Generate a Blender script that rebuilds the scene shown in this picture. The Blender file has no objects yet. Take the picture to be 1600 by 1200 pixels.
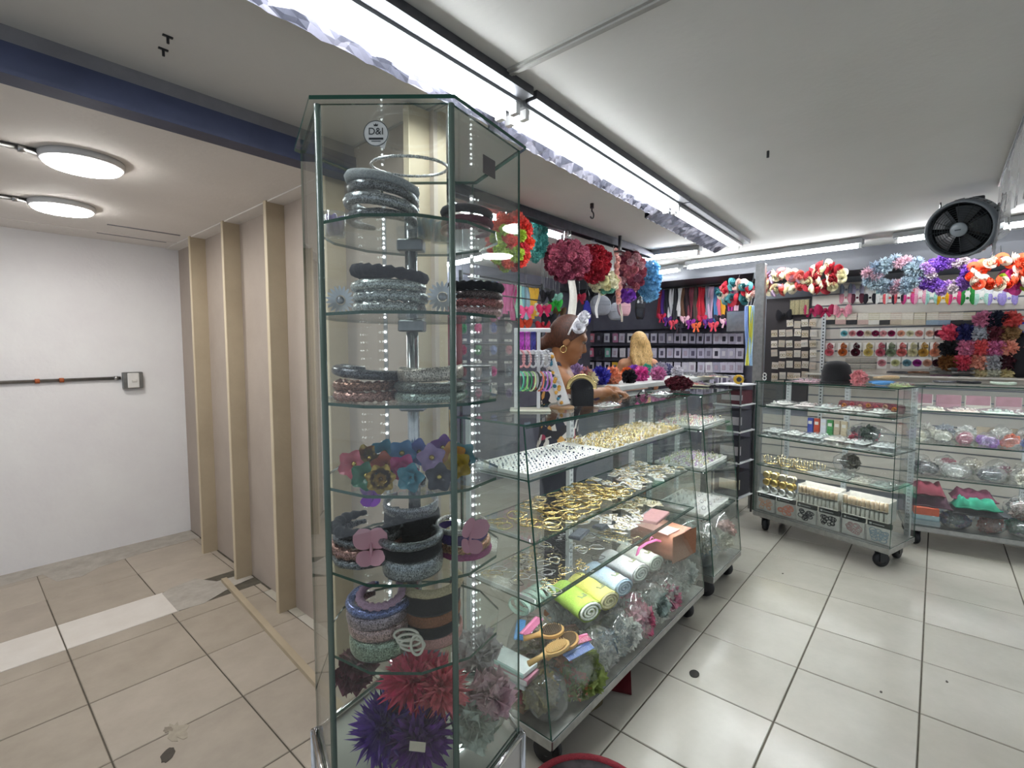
import bpy, math, random
import numpy as np
from mathutils import Vector, Matrix, Euler, noise
RN = random.Random(11)
S = bpy.context.scene
COL = S.collection
PI = math.pi
# ------------------------------------------------------------------ camera, world, exposure
CAMH, FPX, YAW, PITCH = 1.5, 765.0, math.radians(40.9), math.atan(52 / 765.0)
cd = bpy.data.cameras.new('camera'); cam = bpy.data.objects.new('camera', cd); COL.objects.link(cam)
cam.location = (0, 0, CAMH); cam.rotation_euler = (PI / 2 - PITCH, 0, YAW - PI / 2)
cd.sensor_width = 36; cd.lens = FPX / 1600 * 36; cd.clip_start = 0.02; cd.clip_end = 60
S.camera = cam
S.view_settings.view_transform = 'Standard'; S.view_settings.look = 'None'
S.view_settings.gamma = 1; S.view_settings.use_curve_mapping = False
S.view_settings.exposure = 0.25
S.cycles.max_bounces = 10; S.cycles.transparent_max_bounces = 48
S.cycles.diffuse_bounces = 4; S.cycles.glossy_bounces = 4
S.cycles.caustics_reflective = False; S.cycles.caustics_refractive = False
w = bpy.data.worlds.new('world'); S.world = w; w.use_nodes = True
w.node_tree.nodes['Background'].inputs[0].default_value = (0.80, 0.88, 1.0, 1)
w.node_tree.nodes['Background'].inputs[1].default_value = 0.55
TUBE_E, LAMP_E, LED_E = 30.0, 56.0, 64.0

FW = Vector((math.cos(YAW) * math.cos(PITCH), math.sin(YAW) * math.cos(PITCH), -math.sin(PITCH)))
RT = Vector((math.sin(YAW), -math.cos(YAW), 0)); UP = RT.cross(FW)
def at(x, y, X=None, Y=None, Z=None):
    """point of the room seen at photo position (x, y) on the plane X=, Y= or Z="""
    d = FW + RT * ((x - 800) / FPX) - UP * ((y - 600) / FPX)
    t = X / d.x if X is not None else Y / d.y if Y is not None else (Z - CAMH) / d.z
    return Vector((0, 0, CAMH)) + d * t

# ------------------------------------------------------------------ materials
_mc = {}
def lin(h):
    h = h.lstrip('#'); o = []
    for i in (0, 2, 4):
        c = int(h[i:i + 2], 16) / 255
        o.append(c / 12.92 if c <= .04045 else ((c + .055) / 1.055) ** 2.4)
    return (*o, 1)
def nt(name):
    m = bpy.data.materials.new(name); m.use_nodes = True
    return m, m.node_tree.nodes, m.node_tree.links, m.node_tree.nodes['Principled BSDF']
def C(h, kind='matte', sc=None, var=None, rough=None):
    """procedural material of colour h; kind picks surface behaviour"""
    key = (h, kind, sc, var, rough)
    if key in _mc: return _mc[key]
    m, N, L, b = nt(kind + '_' + h.strip('#'))
    P = dict(matte=(.75, 0, 40, .10), paper=(.6, 0, 60, .06), fabric=(.9, 0, 300, .25), plastic=(.25, 0, 12, .05), metal=(.28, 1, 30, .12),
             gold=(.22, 1, 80, .15), glitter=(.28, .6, 520, .7), petal=(.7, 0, 50, .22), paint=(.55, 0, 5, .05), hair=(.5, 0, 45, .6),
             skin=(.5, 0, 25, .06), velvet=(.95, 0, 200, .3), wood=(.5, 0, 8, .2), film=(.2, 0, 20, .1))[kind]
    rg, me, s, v = P
    s = sc or s; v = v if var is None else var; rg = rg if rough is None else rough
    c = lin(h)
    tc = N.new('ShaderNodeTexCoord')
    if kind == 'glitter':
        t = N.new('ShaderNodeTexVoronoi'); t.inputs['Scale'].default_value = s; fac = t.outputs['Color']
    else:
        t = N.new('ShaderNodeTexNoise'); t.inputs['Scale'].default_value = s; t.inputs['Detail'].default_value = 3; fac = t.outputs['Fac']
    if kind in ('wood', 'hair'):
        mp = N.new('ShaderNodeMapping'); mp.inputs['Scale'].default_value = (6, 6, .5) if kind == 'hair' else (6, .6, 6)
        L.new(tc.outputs['Object'], mp.inputs[0]); L.new(mp.outputs[0], t.inputs['Vector'])
    else:
        L.new(tc.outputs['Object'], t.inputs['Vector'])
    r = N.new('ShaderNodeValToRGB')
    lo, hi = (.32, .68) if kind != 'glitter' else (.1, .9)
    r.color_ramp.elements[0].position = lo; r.color_ramp.elements[1].position = hi
    r.color_ramp.elements[0].color = (*[x * (1 - v) for x in c[:3]], 1)
    r.color_ramp.elements[1].color = (*[min(1, x * (1 + v) + (.25 * v if kind == 'glitter' else 0)) for x in c[:3]], 1)
    L.new(fac, r.inputs[0]); L.new(r.outputs[0], b.inputs['Base Color'])
    b.inputs['Roughness'].default_value = rg; b.inputs['Metallic'].default_value = me
    if kind in ('fabric', 'velvet', 'hair', 'wood', 'glitter'):
        bp = N.new('ShaderNodeBump'); bp.inputs['Strength'].default_value = .9 if kind == 'glitter' else .35
        bp.inputs['Distance'].default_value = .004
        L.new(fac, bp.inputs['Height']); L.new(bp.outputs[0], b.inputs['Normal'])
    if kind == 'velvet':
        b.inputs['Sheen Weight'].default_value = .08
    _mc[key] = m
    return m
def glass(name, tint=(.93, .98, .96), k=1.0, dust=0.0):
    if name in _mc: return _mc[name]
    m, N, L, b = nt(name); N.remove(b); out = N['Material Output']
    tr = N.new('ShaderNodeBsdfTransparent'); tr.inputs[0].default_value = (*tint, 1)
    gl = N.new('ShaderNodeBsdfGlossy'); gl.inputs['Roughness'].default_value = .01
    lw = N.new('ShaderNodeLayerWeight'); lw.inputs[0].default_value = .5
    pw = N.new('ShaderNodeMath'); pw.operation = 'POWER'; pw.inputs[1].default_value = 5
    ma = N.new('ShaderNodeMath'); ma.operation = 'MULTIPLY_ADD'; ma.inputs[1].default_value = .8 * k; ma.inputs[2].default_value = .04 * k
    L.new(lw.outputs['Facing'], pw.inputs[0]); L.new(pw.outputs[0], ma.inputs[0])
    mx = N.new('ShaderNodeMixShader'); L.new(ma.outputs[0], mx.inputs[0]); L.new(tr.outputs[0], mx.inputs[1]); L.new(gl.outputs[0], mx.inputs[2])
    last = mx
    if dust:
        df = N.new('ShaderNodeBsdfDiffuse'); df.inputs[0].default_value = (.8, .8, .8, 1)
        nz = N.new('ShaderNodeTexNoise'); nz.inputs['Scale'].default_value = 9; nz.inputs['Detail'].default_value = 4
        tc = N.new('ShaderNodeTexCoord'); L.new(tc.outputs['Object'], nz.inputs['Vector'])
        mu = N.new('ShaderNodeMath'); mu.operation = 'MULTIPLY'; mu.inputs[1].default_value = dust * 2; L.new(nz.outputs['Fac'], mu.inputs[0])
        m2 = N.new('ShaderNodeMixShader'); L.new(mu.outputs[0], m2.inputs[0]); L.new(mx.outputs[0], m2.inputs[1]); L.new(df.outputs[0], m2.inputs[2]); last = m2
    L.new(last.outputs[0], out.inputs[0]); _mc[name] = m
    return m
def emit(name, col, e):
    m, N, L, b = nt(name); b.inputs['Base Color'].default_value = (.9, .9, .9, 1)
    b.inputs['Emission Color'].default_value = (*col, 1); b.inputs['Emission Strength'].default_value = e
    return m
GLASS = glass('clear_glass', (.968, .990, .980), 1.15, .008)
GLASS_T = glass('tower_glass', (.97, .99, .982), 1.0, .006)
GEDGE = C('#1f4a3d', 'plastic', rough=.15)
FILM = glass('plastic_film', (.78, .79, .79), 2.0, .22)
BAGF = glass('bag_film', (.95, .95, .95), 2.0, .10)
TUBE = emit('tube_light', (.93, .97, 1.0), TUBE_E); TUBEF = emit('far_tube_light', (.93, .97, 1.0), TUBE_E * 2.8); LAMP = emit('lamp_light', (1, .98, .95), LAMP_E); LED = emit('led_light', (.95, .97, 1.0), LED_E)

# ------------------------------------------------------------------ mesh builder
class MB:
    def __init__(s): s.v = []; s.f = []; s.m = []; s.M = None; s.mi = 0
    def add(s, vs, fs):
        n = len(s.v)
        s.v += [tuple(s.M @ Vector(p)) for p in vs] if s.M is not None else [tuple(p) for p in vs]
        for f in fs: s.f.append([i + n for i in f]); s.m.append(s.mi)
        return s
    def box(s, x0, x1, y0, y1, z0, z1, bev=0):
        if bev <= 0:
            return s.add([(x0, y0, z0), (x1, y0, z0), (x1, y1, z0), (x0, y1, z0), (x0, y0, z1), (x1, y0, z1), (x1, y1, z1), (x0, y1, z1)],
                         [(3, 2, 1, 0), (4, 5, 6, 7), (0, 1, 5, 4), (1, 2, 6, 5), (2, 3, 7, 6), (3, 0, 4, 7)])
        b = min(bev, (x1 - x0) / 2.01, (y1 - y0) / 2.01, (z1 - z0) / 2.01)
        def ring(x0, x1, y0, y1, z, c): return [(x0 + c, y0, z), (x1 - c, y0, z), (x1, y0 + c, z), (x1, y1 - c, z), (x1 - c, y1, z), (x0 + c, y1, z), (x0, y1 - c, z), (x0, y0 + c, z)]
        vs = ring(x0 + b, x1 - b, y0 + b, y1 - b, z0, b * .5) + ring(x0, x1, y0, y1, z0 + b, b) + ring(x0, x1, y0, y1, z1 - b, b) + ring(x0 + b, x1 - b, y0 + b, y1 - b, z1, b * .5)
        fs = [tuple(range(7, -1, -1)), tuple(range(24, 32))]
        for k in range(3):
            for i in range(8): j = (i + 1) % 8; fs.append((k * 8 + i, k * 8 + j, k * 8 + 8 + j, k * 8 + 8 + i))
        return s.add(vs, fs)
    def prism(s, poly, z0, z1):
        n = len(poly)
        vs = [(x, y, z0) for x, y in poly] + [(x, y, z1) for x, y in poly]
        fs = [tuple(range(n - 1, -1, -1)), tuple(range(n, 2 * n))] + [(i, (i + 1) % n, n + (i + 1) % n, n + i) for i in range(n)]
        return s.add(vs, fs)
    def pane(s, pts, t):
        """glass plate: faces slot 0, edges slot 1"""
        pts = [Vector(p) for p in pts]; nn = (pts[1] - pts[0]).cross(pts[2] - pts[0]).normalized() * t; n = len(pts)
        vs = pts + [p + nn for p in pts]
        s.mi = 0; s.add(vs, [tuple(range(n - 1, -1, -1)), tuple(range(n, 2 * n))])
        s.mi = 1; s.add(vs, [(i, (i + 1) % n, n + (i + 1) % n, n + i) for i in range(n)]); s.mi = 0
        return s
    def tube(s, pts, r, n=8, closed=False, sx=1, sy=1, caps=True):
        P = [Vector(p) for p in pts]; m = len(P); rs = r if isinstance(r, (list, tuple)) else [r] * m
        vs = []; up = None
        for i in range(m):
            a = P[i - 1] if (i or closed) else P[i]; b = P[(i + 1) % m] if (i < m - 1 or closed) else P[i]
            d = (b - a).normalized()
            if up is None: up = Vector((0, 0, 1)) if abs(d.z) < .9 else Vector((1, 0, 0))
            x = d.cross(up).normalized(); y = x.cross(d).normalized(); up = y
            for k in range(n):
                t = 2 * PI * k / n; vs.append(P[i] + x * (math.cos(t) * rs[i] * sx) + y * (math.sin(t) * rs[i] * sy))
        fs = []
        for i in range(m if closed else m - 1):
            j = (i + 1) % m
            for k in range(n): l = (k + 1) % n; fs.append((i * n + k, i * n + l, j * n + l, j * n + k))
        if caps and not closed: fs += [tuple(range(n - 1, -1, -1)), tuple(range((m - 1) * n, m * n))]
        return s.add(vs, fs)
    def lathe(s, prof, n=16, axis='z', o=(0, 0, 0)):
        vs = []; fs = []; m = len(prof)
        for r, z in prof:
            for k in range(n):
                t = 2 * PI * k / n; c, d = r * math.cos(t), r * math.sin(t)
                p = (c, d, z) if axis == 'z' else (z, c, d) if axis == 'x' else (d, z, c)
                vs.append((p[0] + o[0], p[1] + o[1], p[2] + o[2]))
        for i in range(m - 1):
            for k in range(n): l = (k + 1) % n; fs.append((i * n + k, i * n + l, (i + 1) * n + l, (i + 1) * n + k))
        fs += [tuple(range(n - 1, -1, -1)), tuple(range((m - 1) * n, m * n))]
        return s.add(vs, fs)
    def ball(s, c, r, n=10, m=7, sx=1, sy=1, sz=1):
        prof = [(math.sin(PI * (i + .02) / (m - 1 + .04)), -math.cos(PI * (i + .02) / (m - 1 + .04))) for i in range(m)]
        q = MB().lathe(prof, n)
        return s.add([(c[0] + p[0] * r * sx, c[1] + p[1] * r * sy, c[2] + p[2] * r * sz) for p in q.v], q.f)
    def sheet(s, fn, nu, nv, t=0.0):
        vs = [fn(i / nu, j / nv) for j in range(nv + 1) for i in range(nu + 1)]
        fs = [(j * (nu + 1) + i, j * (nu + 1) + i + 1, (j + 1) * (nu + 1) + i + 1, (j + 1) * (nu + 1) + i) for j in range(nv) for i in range(nu)]
        return s.add(vs, fs)
    def mesh(s, name, mats, smooth=False):
        me = bpy.data.meshes.new(name); me.from_pydata(s.v, [], s.f)
        for m in (mats if isinstance(mats, (list, tuple)) else [mats]): me.materials.append(m)
        me.polygons.foreach_set('material_index', s.m)
        if smooth: me.polygons.foreach_set('use_smooth', [True] * len(s.f))
        me.update(); return me
    def obj(s, name, mats, parent=None, smooth=False, loc=None, rot=None):
        return ob(name, s.mesh(name, mats, smooth), parent, loc, rot)
def ob(name, me, parent=None, loc=None, rot=None, mat=None, sc=None):
    o = bpy.data.objects.new(name, me); COL.objects.link(o)
    if parent is not None: o.parent = parent
    if loc is not None: o.location = loc
    if rot is not None: o.rotation_euler = rot
    if sc is not None: o.scale = (sc, sc, sc) if not isinstance(sc, (tuple, list)) else sc
    if mat is not None:
        o.material_slots[0].link = 'OBJECT'; o.material_slots[0].material = mat
    return o
def tag(o, label, cat, group=None):
    o['label'] = label; o['category'] = cat
    if group: o['group'] = group
    return o
def thing(name, label, cat, loc=(0, 0, 0), rz=0.0, group=None, rot=None):
    o = bpy.data.objects.new(name, None); COL.objects.link(o); o.empty_display_size = .05
    o.location = loc; o.rotation_euler = rot if rot is not None else (0, 0, rz)
    return tag(o, label, cat, group)
def struct(o): o['kind'] = 'structure'; return o
ORD = ('first second third fourth fifth sixth seventh eighth ninth tenth eleventh twelfth thirteenth fourteenth fifteenth sixteenth seventeenth eighteenth '
       'nineteenth twentieth twenty-first twenty-second twenty-third twenty-fourth twenty-fifth twenty-sixth twenty-seventh twenty-eighth twenty-ninth thirtieth').split()

# ------------------------------------------------------------------ room shell
ZC, ZL = 2.43, 2.31
YB, XP, XF = 4.66, 1.27, 5.8
def surf(name, c1, c2, sc, rough, bump=.0, spec=.5, c3=None, p3=.62):
    m, N, L, b = nt(name); tc = N.new('ShaderNodeTexCoord')
    n1 = N.new('ShaderNodeTexNoise'); n1.inputs['Scale'].default_value = sc; n1.inputs['Detail'].default_value = 6; n1.inputs['Roughness'].default_value = .65
    L.new(tc.outputs['Object'], n1.inputs['Vector'])
    r = N.new('ShaderNodeValToRGB'); r.color_ramp.elements[0].position = .3; r.color_ramp.elements[1].position = .7
    r.color_ramp.elements[0].color = lin(c1); r.color_ramp.elements[1].color = lin(c2)
    L.new(n1.outputs['Fac'], r.inputs[0]); L.new(r.outputs[0], b.inputs['Base Color'])
    b.inputs['Roughness'].default_value = rough; b.inputs['Specular IOR Level'].default_value = spec
    if bump:
        n2 = N.new('ShaderNodeTexNoise'); n2.inputs['Scale'].default_value = 45; n2.inputs['Detail'].default_value = 4; L.new(tc.outputs['Object'], n2.inputs['Vector'])
        bp = N.new('ShaderNodeBump'); bp.inputs['Strength'].default_value = bump; bp.inputs['Distance'].default_value = .01
        L.new(n2.outputs['Fac'], bp.inputs['Height']); L.new(bp.outputs[0], b.inputs['Normal'])
    return m
M_WALL = surf('painted_plaster', '#e4e1e2', '#ecebea', 2.2, .75, .25)
M_CEIL = surf('ceiling_paint', '#cbcac6', '#d3d2ce', 1.2, .8, .08)
M_CEILL = surf('ceiling_paint_annex', '#dad5cf', '#e3ded9', 1.5, .8, .12)
M_PART = surf('raw_board', '#a3968a', '#b0a397', 1.6, .7, .1)
M_BATT = surf('batten_wood', '#ab9c84', '#b8a990', 3, .6, .1)
M_BATTE = surf('batten_edge', '#c6b79a', '#d0c2a8', 3, .6, .1)
M_GROUT = surf('grout', '#4c473d', '#655f53', 20, .9)
M_TILES = [surf('floor_tile_%d' % i, a, b_, 3.0, .19, .015, .5) for i, (a, b_) in enumerate((('#b7b2a5', '#c6c1b4'), ('#bcb7aa', '#cac5b9'), ('#b3aea0', '#c2bdaf')))]
M_TILEL = [surf('annex_tile_%d' % i, a, b_, 4.5, .45, .03, .3) for i, (a, b_) in enumerate((('#a2978a', '#b3a899'), ('#a89d8f', '#b8ad9e'), ('#a09586', '#b0a596')))]
M_TILEW = surf('white_tile', '#d5cec4', '#e0dad2', 5, .4, .03)
M_CEM = surf('cement', '#9d968c', '#b9b3a9', 9, .85, .3)
M_BLUE = surf('blue_paint', '#2c3450', '#39415f', 8, .5, .05)
M_GREY = surf('grey_trim', '#76757a', '#8a898c', 6, .6)
M_STEEL = C('#9a9a98', 'metal', rough=.35)
M_DARK = C('#232427', 'plastic', rough=.4)

fl = struct(MB().box(-2.5, 8, -2.6, 5.2, -.06, -.004).obj('floor', M_GROUT))
G = .0028
def tile(x0, x1, y0, y1, mat, dz=0.0, e=G):
    if x1 - x0 < .03 or y1 - y0 < .03: return
    b = .0025; X0, X1, Y0, Y1 = x0 + e, x1 - e, y0 + e, y1 - e
    m = MB().add([(X0, Y0, -.004), (X1, Y0, -.004), (X1, Y1, -.004), (X0, Y1, -.004), (X0, Y0, -b + dz), (X1, Y0, -b + dz), (X1, Y1, -b + dz), (X0, Y1, -b + dz),
                  (X0 + b, Y0 + b, dz), (X1 - b, Y0 + b, dz), (X1 - b, Y1 - b, dz), (X0 + b, Y1 - b, dz)],
                 [(8, 9, 10, 11)] + [(i, (i + 1) % 4, 4 + (i + 1) % 4, 4 + i) for i in range(4)] + [(4 + i, 4 + (i + 1) % 4, 8 + (i + 1) % 4, 8 + i) for i in range(4)])
    m.obj('tile', mat, fl)
xs = [2.57 + .4495 * k for k in range(-9, 9)]; ys = [-.012 + .446 * k for k in range(-4, 8)]
for i in range(len(xs) - 1):
    for j in range(len(ys) - 1):
        y1 = ys[j + 1]
        annex = xs[i + 1] < 1.3 and ys[j] > 1.2
        if ys[j] > 3.05 and xs[i] > 1.3 or xs[i + 1] < -1.1: continue
        tile(xs[i], xs[i + 1], ys[j], y1, RN.choice(M_TILEL if annex else M_TILES), RN.uniform(-.0006, .0006))
for i in range(len(xs) - 1):
    x0, x1 = xs[i], xs[i + 1]
    if x1 < -1.1: continue
    if x0 < 1.25:
        x1c = min(x1, 1.262)
        tile(x0, x1c, 3.11, 3.245, RN.choice(M_TILEL))
        if x0 < .7: tile(x0, x1 if x1 < .7 else .81, 3.245, 3.575, M_TILEW, .001)
        tile(x0, x1c, 3.575, 4.0, RN.choice(M_TILEL)); tile(x0, x1c, 4.0, 4.40, RN.choice(M_TILEL), e=.0015); tile(x0, x1c, 4.40, 4.66, RN.choice(M_TILEL), e=.0015)
    else:
        for y0 in (3.11, 3.556): tile(x0, x1, y0, y0 + .446, RN.choice(M_TILES))
def blob(poly, z, mat, name):
    return MB().prism(poly, -.003, z).obj(name, mat, fl)
blob([(.80, 3.25), (.93, 3.23), (1.12, 3.33), (1.262, 3.36), (1.262, 3.46), (1.08, 3.48), (1.0, 3.63), (.86, 3.6), (.80, 3.56)], .0012, M_CEM, 'cement_patch')
blob([(-1.1, 4.30), (.1, 4.44), (.35, 4.47), (.40, 4.26), (.52, 4.24), (.62, 4.33), (.9, 4.40), (1.262, 4.42), (1.262, 4.66), (-1.1, 4.66)], .0014, M_CEM, 'cement_patch')
# dark spots on the floor
def spot(c, rx, ry, mat, name, z=.0016, rz=0.0, n=18, jag=.12):
    m = MB(); rr = random.Random(int(c[0] * 1000))
    m.prism([(math.cos(rz) * a - math.sin(rz) * b_, math.sin(rz) * a + math.cos(rz) * b_) for a, b_ in
             [(rx * (1 + rr.uniform(-jag, jag)) * math.cos(2 * PI * k / n), ry * (1 + rr.uniform(-jag, jag)) * math.sin(2 * PI * k / n)) for k in range(n)]], 0, z)
    return m.obj(name, mat, fl, loc=(c[0], c[1], 0))
M_STAIN = C('#4a443c', 'matte')
spot((.464, 2.095), .022, .035, M_STAIN, 'dark_stain', rz=-.5); spot((.50, 2.24), .012, .02, C('#8a8072', 'matte'), 'faint_stain', rz=.3, jag=.4)
spot((.52, 2.20), .03, .05, C('#a69c8b', 'matte'), 'faint_stain', z=.0012, jag=.5)
spot((2.204, .787), .03, .022, C('#2a2926', 'metal'), 'floor_drain', rz=.2, jag=.02)
for q in ((2.62, .12), (2.05, .16), (1.9, .02), (3.62, .72), (2.9, -.1)): spot(q, .008, .005, M_STAIN, 'dark_stain', jag=.3)

struct(MB().box(-2.5, 1.4, YB, YB + .12, 0, 2.6).obj('wall_back', M_WALL))
wp = struct(MB().box(XP, XP + .02, 1.5, YB, 0, ZC).obj('wall_partition', M_PART))
for k, y in enumerate((4.05, 3.42, 2.79, 2.16, 1.54)):
    MB().box(XP - .095, XP, y - .016, y + .016, 0, ZL + .01 if y > 2.1 else ZC - .01).obj('batten', M_BATT, wp)
    MB().box(XP - .099, XP - .0952, y - .016, y + .016, 0, ZL if y > 2.1 else ZC - .01).obj('batten_edge', M_BATTE, wp)
MB().box(XP + .02, XP + .065, 1.5, 1.55, 0, ZC).obj('end_stud', M_BATT, wp)
st = MB(); p, q = at(350, 908, Z=0), at(475, 1047, Z=0); q = p + (q - p) * 1.5
dv = (q - p).normalized(); sd = Vector((-dv.y, dv.x, 0)) * .016
st.add([p + sd, p - sd, q - sd, q + sd] + [v + Vector((0, 0, .022)) for v in (p + sd, p - sd, q - sd, q + sd)], [(3, 2, 1, 0), (4, 5, 6, 7), (0, 1, 5, 4), (1, 2, 6, 5), (2, 3, 7, 6), (3, 0, 4, 7)])
struct(st.obj('trim_1', M_BATT))
struct(MB().box(-2.5, XP, 2.1, YB, ZL, ZL + .1).obj('ceiling_annex', M_CEILL))
struct(MB().box(-2.5, XP, 4.35, 4.37, ZL - .004, ZL).obj('trim_2', M_CEILL))
ce = struct(MB().box(-2.5, 6.9, -2.6, 2.06, ZC, ZC + .1).add([], []).obj('ceiling', M_CEIL))
struct(MB().box(XP, 6.9, 2.06, 3.9, ZC, ZC + .1).obj('ceiling_shop', M_CEIL))
struct(MB().box(-2.5, XP + .03, 2.04, 2.13, 2.29, 2.378).box(-2.5, XP + .03, 2.028, 2.10, 2.284, 2.298).obj('trim_3', M_BLUE))
struct(MB().box(-2.5, XP + .03, 2.055, 2.12, 2.378, ZC).obj('trim_4', M_GREY))
struct(MB().box(1.262, 1.30, -2.6, 2.05, ZC - .008, ZC).box(1.274, 1.288, -2.6, 2.05, ZC - .014, ZC - .008).obj('trim_5', surf('seam_strip', '#989792', '#a5a49f', 4, .6)))
struct(MB().box(1.18, XP, 2.13, YB, ZL - .006, ZL).obj('trim_6', M_CEILL))
for y in (4.05, 4.38): struct(MB().box(.72, 1.12, y, y + .012, ZL - .005, ZL).obj('trim_7', M_GREY))
# far walls
M_SLAT = surf('slat_board', '#c6bfb4', '#d2ccc2', 3, .5)
M_FARW = surf('far_wall_paint', '#7e828c', '#8c9098', 3, .7)
M_NAVY = surf('dark_wall', '#5a5a68', '#6a6a78', 4, .7)
wf = struct(MB().box(XF, XF + .1, -2.6, 1.42, 0, ZC).obj('wall_far', M_FARW))
z = .16
while z < 2.10:
    MB().box(XF - .018, XF, -1.6, .98 if z > .8 else 1.40, z, z + .098).obj('slat', M_SLAT, wf); z += .112
wg = struct(MB().box(6.2, 6.3, 1.42, 3.86, 0, ZC).box(XF, 6.2, 1.42, 1.47, 0, ZC).obj('wall_far_recess', M_NAVY))
struct(MB().box(XP + .02, 6.2, 3.8, 3.86, 0, ZC).obj('wall_shop_back', surf('shop_wall', '#5b5a66', '#6c6b77', 4, .7)))
struct(MB().box(5.35, 5.8, -2.6, 1.42, 2.22, 2.27).box(5.35, 5.42, -2.6, 1.42, 2.27, 2.33).box(5.45, 5.5, -2.6, 3.8, 2.33, ZC).box(5.35, 6.2, 1.42, 3.8, 2.28, 2.33).obj('trim_8', C('#33353b', 'paint')))
M_ALU = C('#8d8f90', 'metal', rough=.45)
struct(MB().box(4.93, 5.0, 1.22, 1.262, 0, 2.30).box(4.94, 4.99, 1.262, 1.30, 0, 2.30).obj('trim_9', M_ALU))
struct(MB().box(1.30, 4.42, 2.02, 2.09, 2.36, 2.40).box(1.30, 4.42, 2.045, 2.065, 2.36, ZC).obj('trim_10', C('#54535a', 'metal', rough=.6)))
struct(MB().box(3.60, 3.66, 1.95, 2.02, 2.30, 2.31).box(3.62, 3.64, 1.975, 1.995, 2.31, ZC).obj('trim_11', M_DARK))
# ------------------------------------------------------------------ lamps, conduits, switch
def round_lamp(c, label):
    t = thing('ceiling_lamp', label, 'lamp', (c[0], c[1], ZL), group='round ceiling lamps in the annex')
    MB().lathe([(.142, 0), (.145, -.012), (.140, -.024), (.130, -.030), (.128, -.02)], 40).obj('rim', C('#c9c9c9', 'plastic'), t, True)
    MB().lathe([(.130, -.022), (.128, -.034), (.118, -.041), (.06, -.044), (.002, -.045)], 40).obj('diffuser', LAMP, t, True)
l1, l2 = at(130, 260, Z=ZL - .03), at(98, 328, Z=ZL - .03)
round_lamp(l1, 'larger-looking round white ceiling lamp nearer the blue beam')
round_lamp(l2, 'round white ceiling lamp nearer the white back wall')
M_COND = C('#8d8c8a', 'metal', rough=.4)
def conduit(a, b, label, r=.011, couple=()):
    t = thing('conduit', label, 'conduit', a)
    d = Vector(b) - Vector(a)
    MB().tube([(0, 0, 0), d], r, 10).obj('pipe', M_COND, t, True)
    for f, m in couple:
        MB().tube([d * (f - .012 / d.length), d * (f + .012 / d.length)], r * 1.35, 10).obj('coupling', m, t, True)
RUST = C('#a4572f', 'matte'); ZINC = C('#b5b4b2', 'metal', rough=.3)
conduit((l1.x - .14, l1.y, ZL - .012), (-1.9, l1.y + .02, ZL - .012), 'grey conduit running to the ceiling lamp by the blue beam', couple=((.02, ZINC), (.06, RUST)))
conduit((l2.x - .14, l2.y, ZL - .012), (-1.9, l2.y + .02, ZL - .012), 'grey conduit running to the ceiling lamp by the back wall', couple=((.02, ZINC), (.07, RUST)))
conduit((.855, YB - .014, 1.295), (-1.9, YB - .014, 1.277), 'grey conduit along the white wall ending at the light switch', .012, ((.01, ZINC), (.12, RUST), (.165, RUST), (.235, ZINC), (.25, RUST), (.26, ZINC)))
sw = thing('light_switch', 'grey metal switch box with white plate on the back wall', 'switch', (.925, YB, 1.275))
MB().box(-.062, .062, -.045, 0, -.062, .062, .004).obj('back_box', C('#8a8a88', 'metal', rough=.45), sw)
MB().box(-.036, .036, -.055, -.045, -.056, .056, .004).obj('cover_plate', C('#dcdad6', 'plastic'), sw)
MB().box(-.012, .020, -.061, -.055, -.012, .004, .002).obj('rocker', C('#cfccc6', 'plastic'), sw)
for p in ((262, 56), (255, 76)):
    q = at(*p, Z=ZC); a = thing('ceiling_anchor', 'small dark bolt stub in the ceiling, ' + ('the one farther from' if p[1] == 56 else 'the one closer to') + ' the blue beam', 'bolt', q)
    MB().box(-.013, .013, -.004, .004, -.004, 0).obj('plate', M_DARK, a); MB().tube([(0, 0, 0), (0, 0, -.022)], .004, 8).obj('pin', M_DARK, a)
q = at(925, 318, Z=ZC); h = thing('ceiling_hook', 'dark metal hook hanging from the ceiling above the garlands', 'hook', q)
MB().tube([(0, 0, 0), (0, 0, -.03)], .012, 8).obj('socket', M_DARK, h)
MB().tube([(0, 0, -.03), (.0, 0, -.05)] + [(.022 * math.sin(a), 0, -.07 + .022 * math.cos(a)) for a in [k * .5 for k in range(9)]], .005, 6).obj('hook_wire', M_DARK, h)
q = at(1200, 236, Z=ZC); MBq = MB().tube([(0, 0, 0), (0, 0, -.03)], .006, 6)
tag(MBq.obj('ceiling_nail', M_DARK, None, loc=q), 'tiny nail in the middle of the shop ceiling', 'nail')

# ------------------------------------------------------------------ fluorescent fixtures
M_HOUS = C('#9c9ea0', 'plastic'); M_FOIL = None
m, N, L, b = nt('crumpled_foil'); tc = N.new('ShaderNodeTexCoord'); v = N.new('ShaderNodeTexVoronoi'); v.inputs['Scale'].default_value = 14
mp = N.new('ShaderNodeMapping'); mp.inputs['Scale'].default_value = (1, 1.6, 1.6); L.new(tc.outputs['Object'], mp.inputs[0]); L.new(mp.outputs[0], v.inputs['Vector'])
r = N.new('ShaderNodeValToRGB'); r.color_ramp.elements[0].color = lin('#262932'); r.color_ramp.elements[1].color = lin('#9a98a2')
e = r.color_ramp.elements.new(.5); e.color = lin('#5a5a66')
L.new(v.outputs['Color'], r.inputs[0]); L.new(r.outputs[0], b.inputs['Base Color']); b.inputs['Metallic'].default_value = .25; b.inputs['Roughness'].default_value = .35
bp = N.new('ShaderNodeBump'); bp.inputs['Strength'].default_value = .6; bp.inputs['Distance'].default_value = .01; L.new(v.outputs['Distance'], bp.inputs['Height']); L.new(bp.outputs[0], b.inputs['Normal'])
M_FOIL = m
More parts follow.
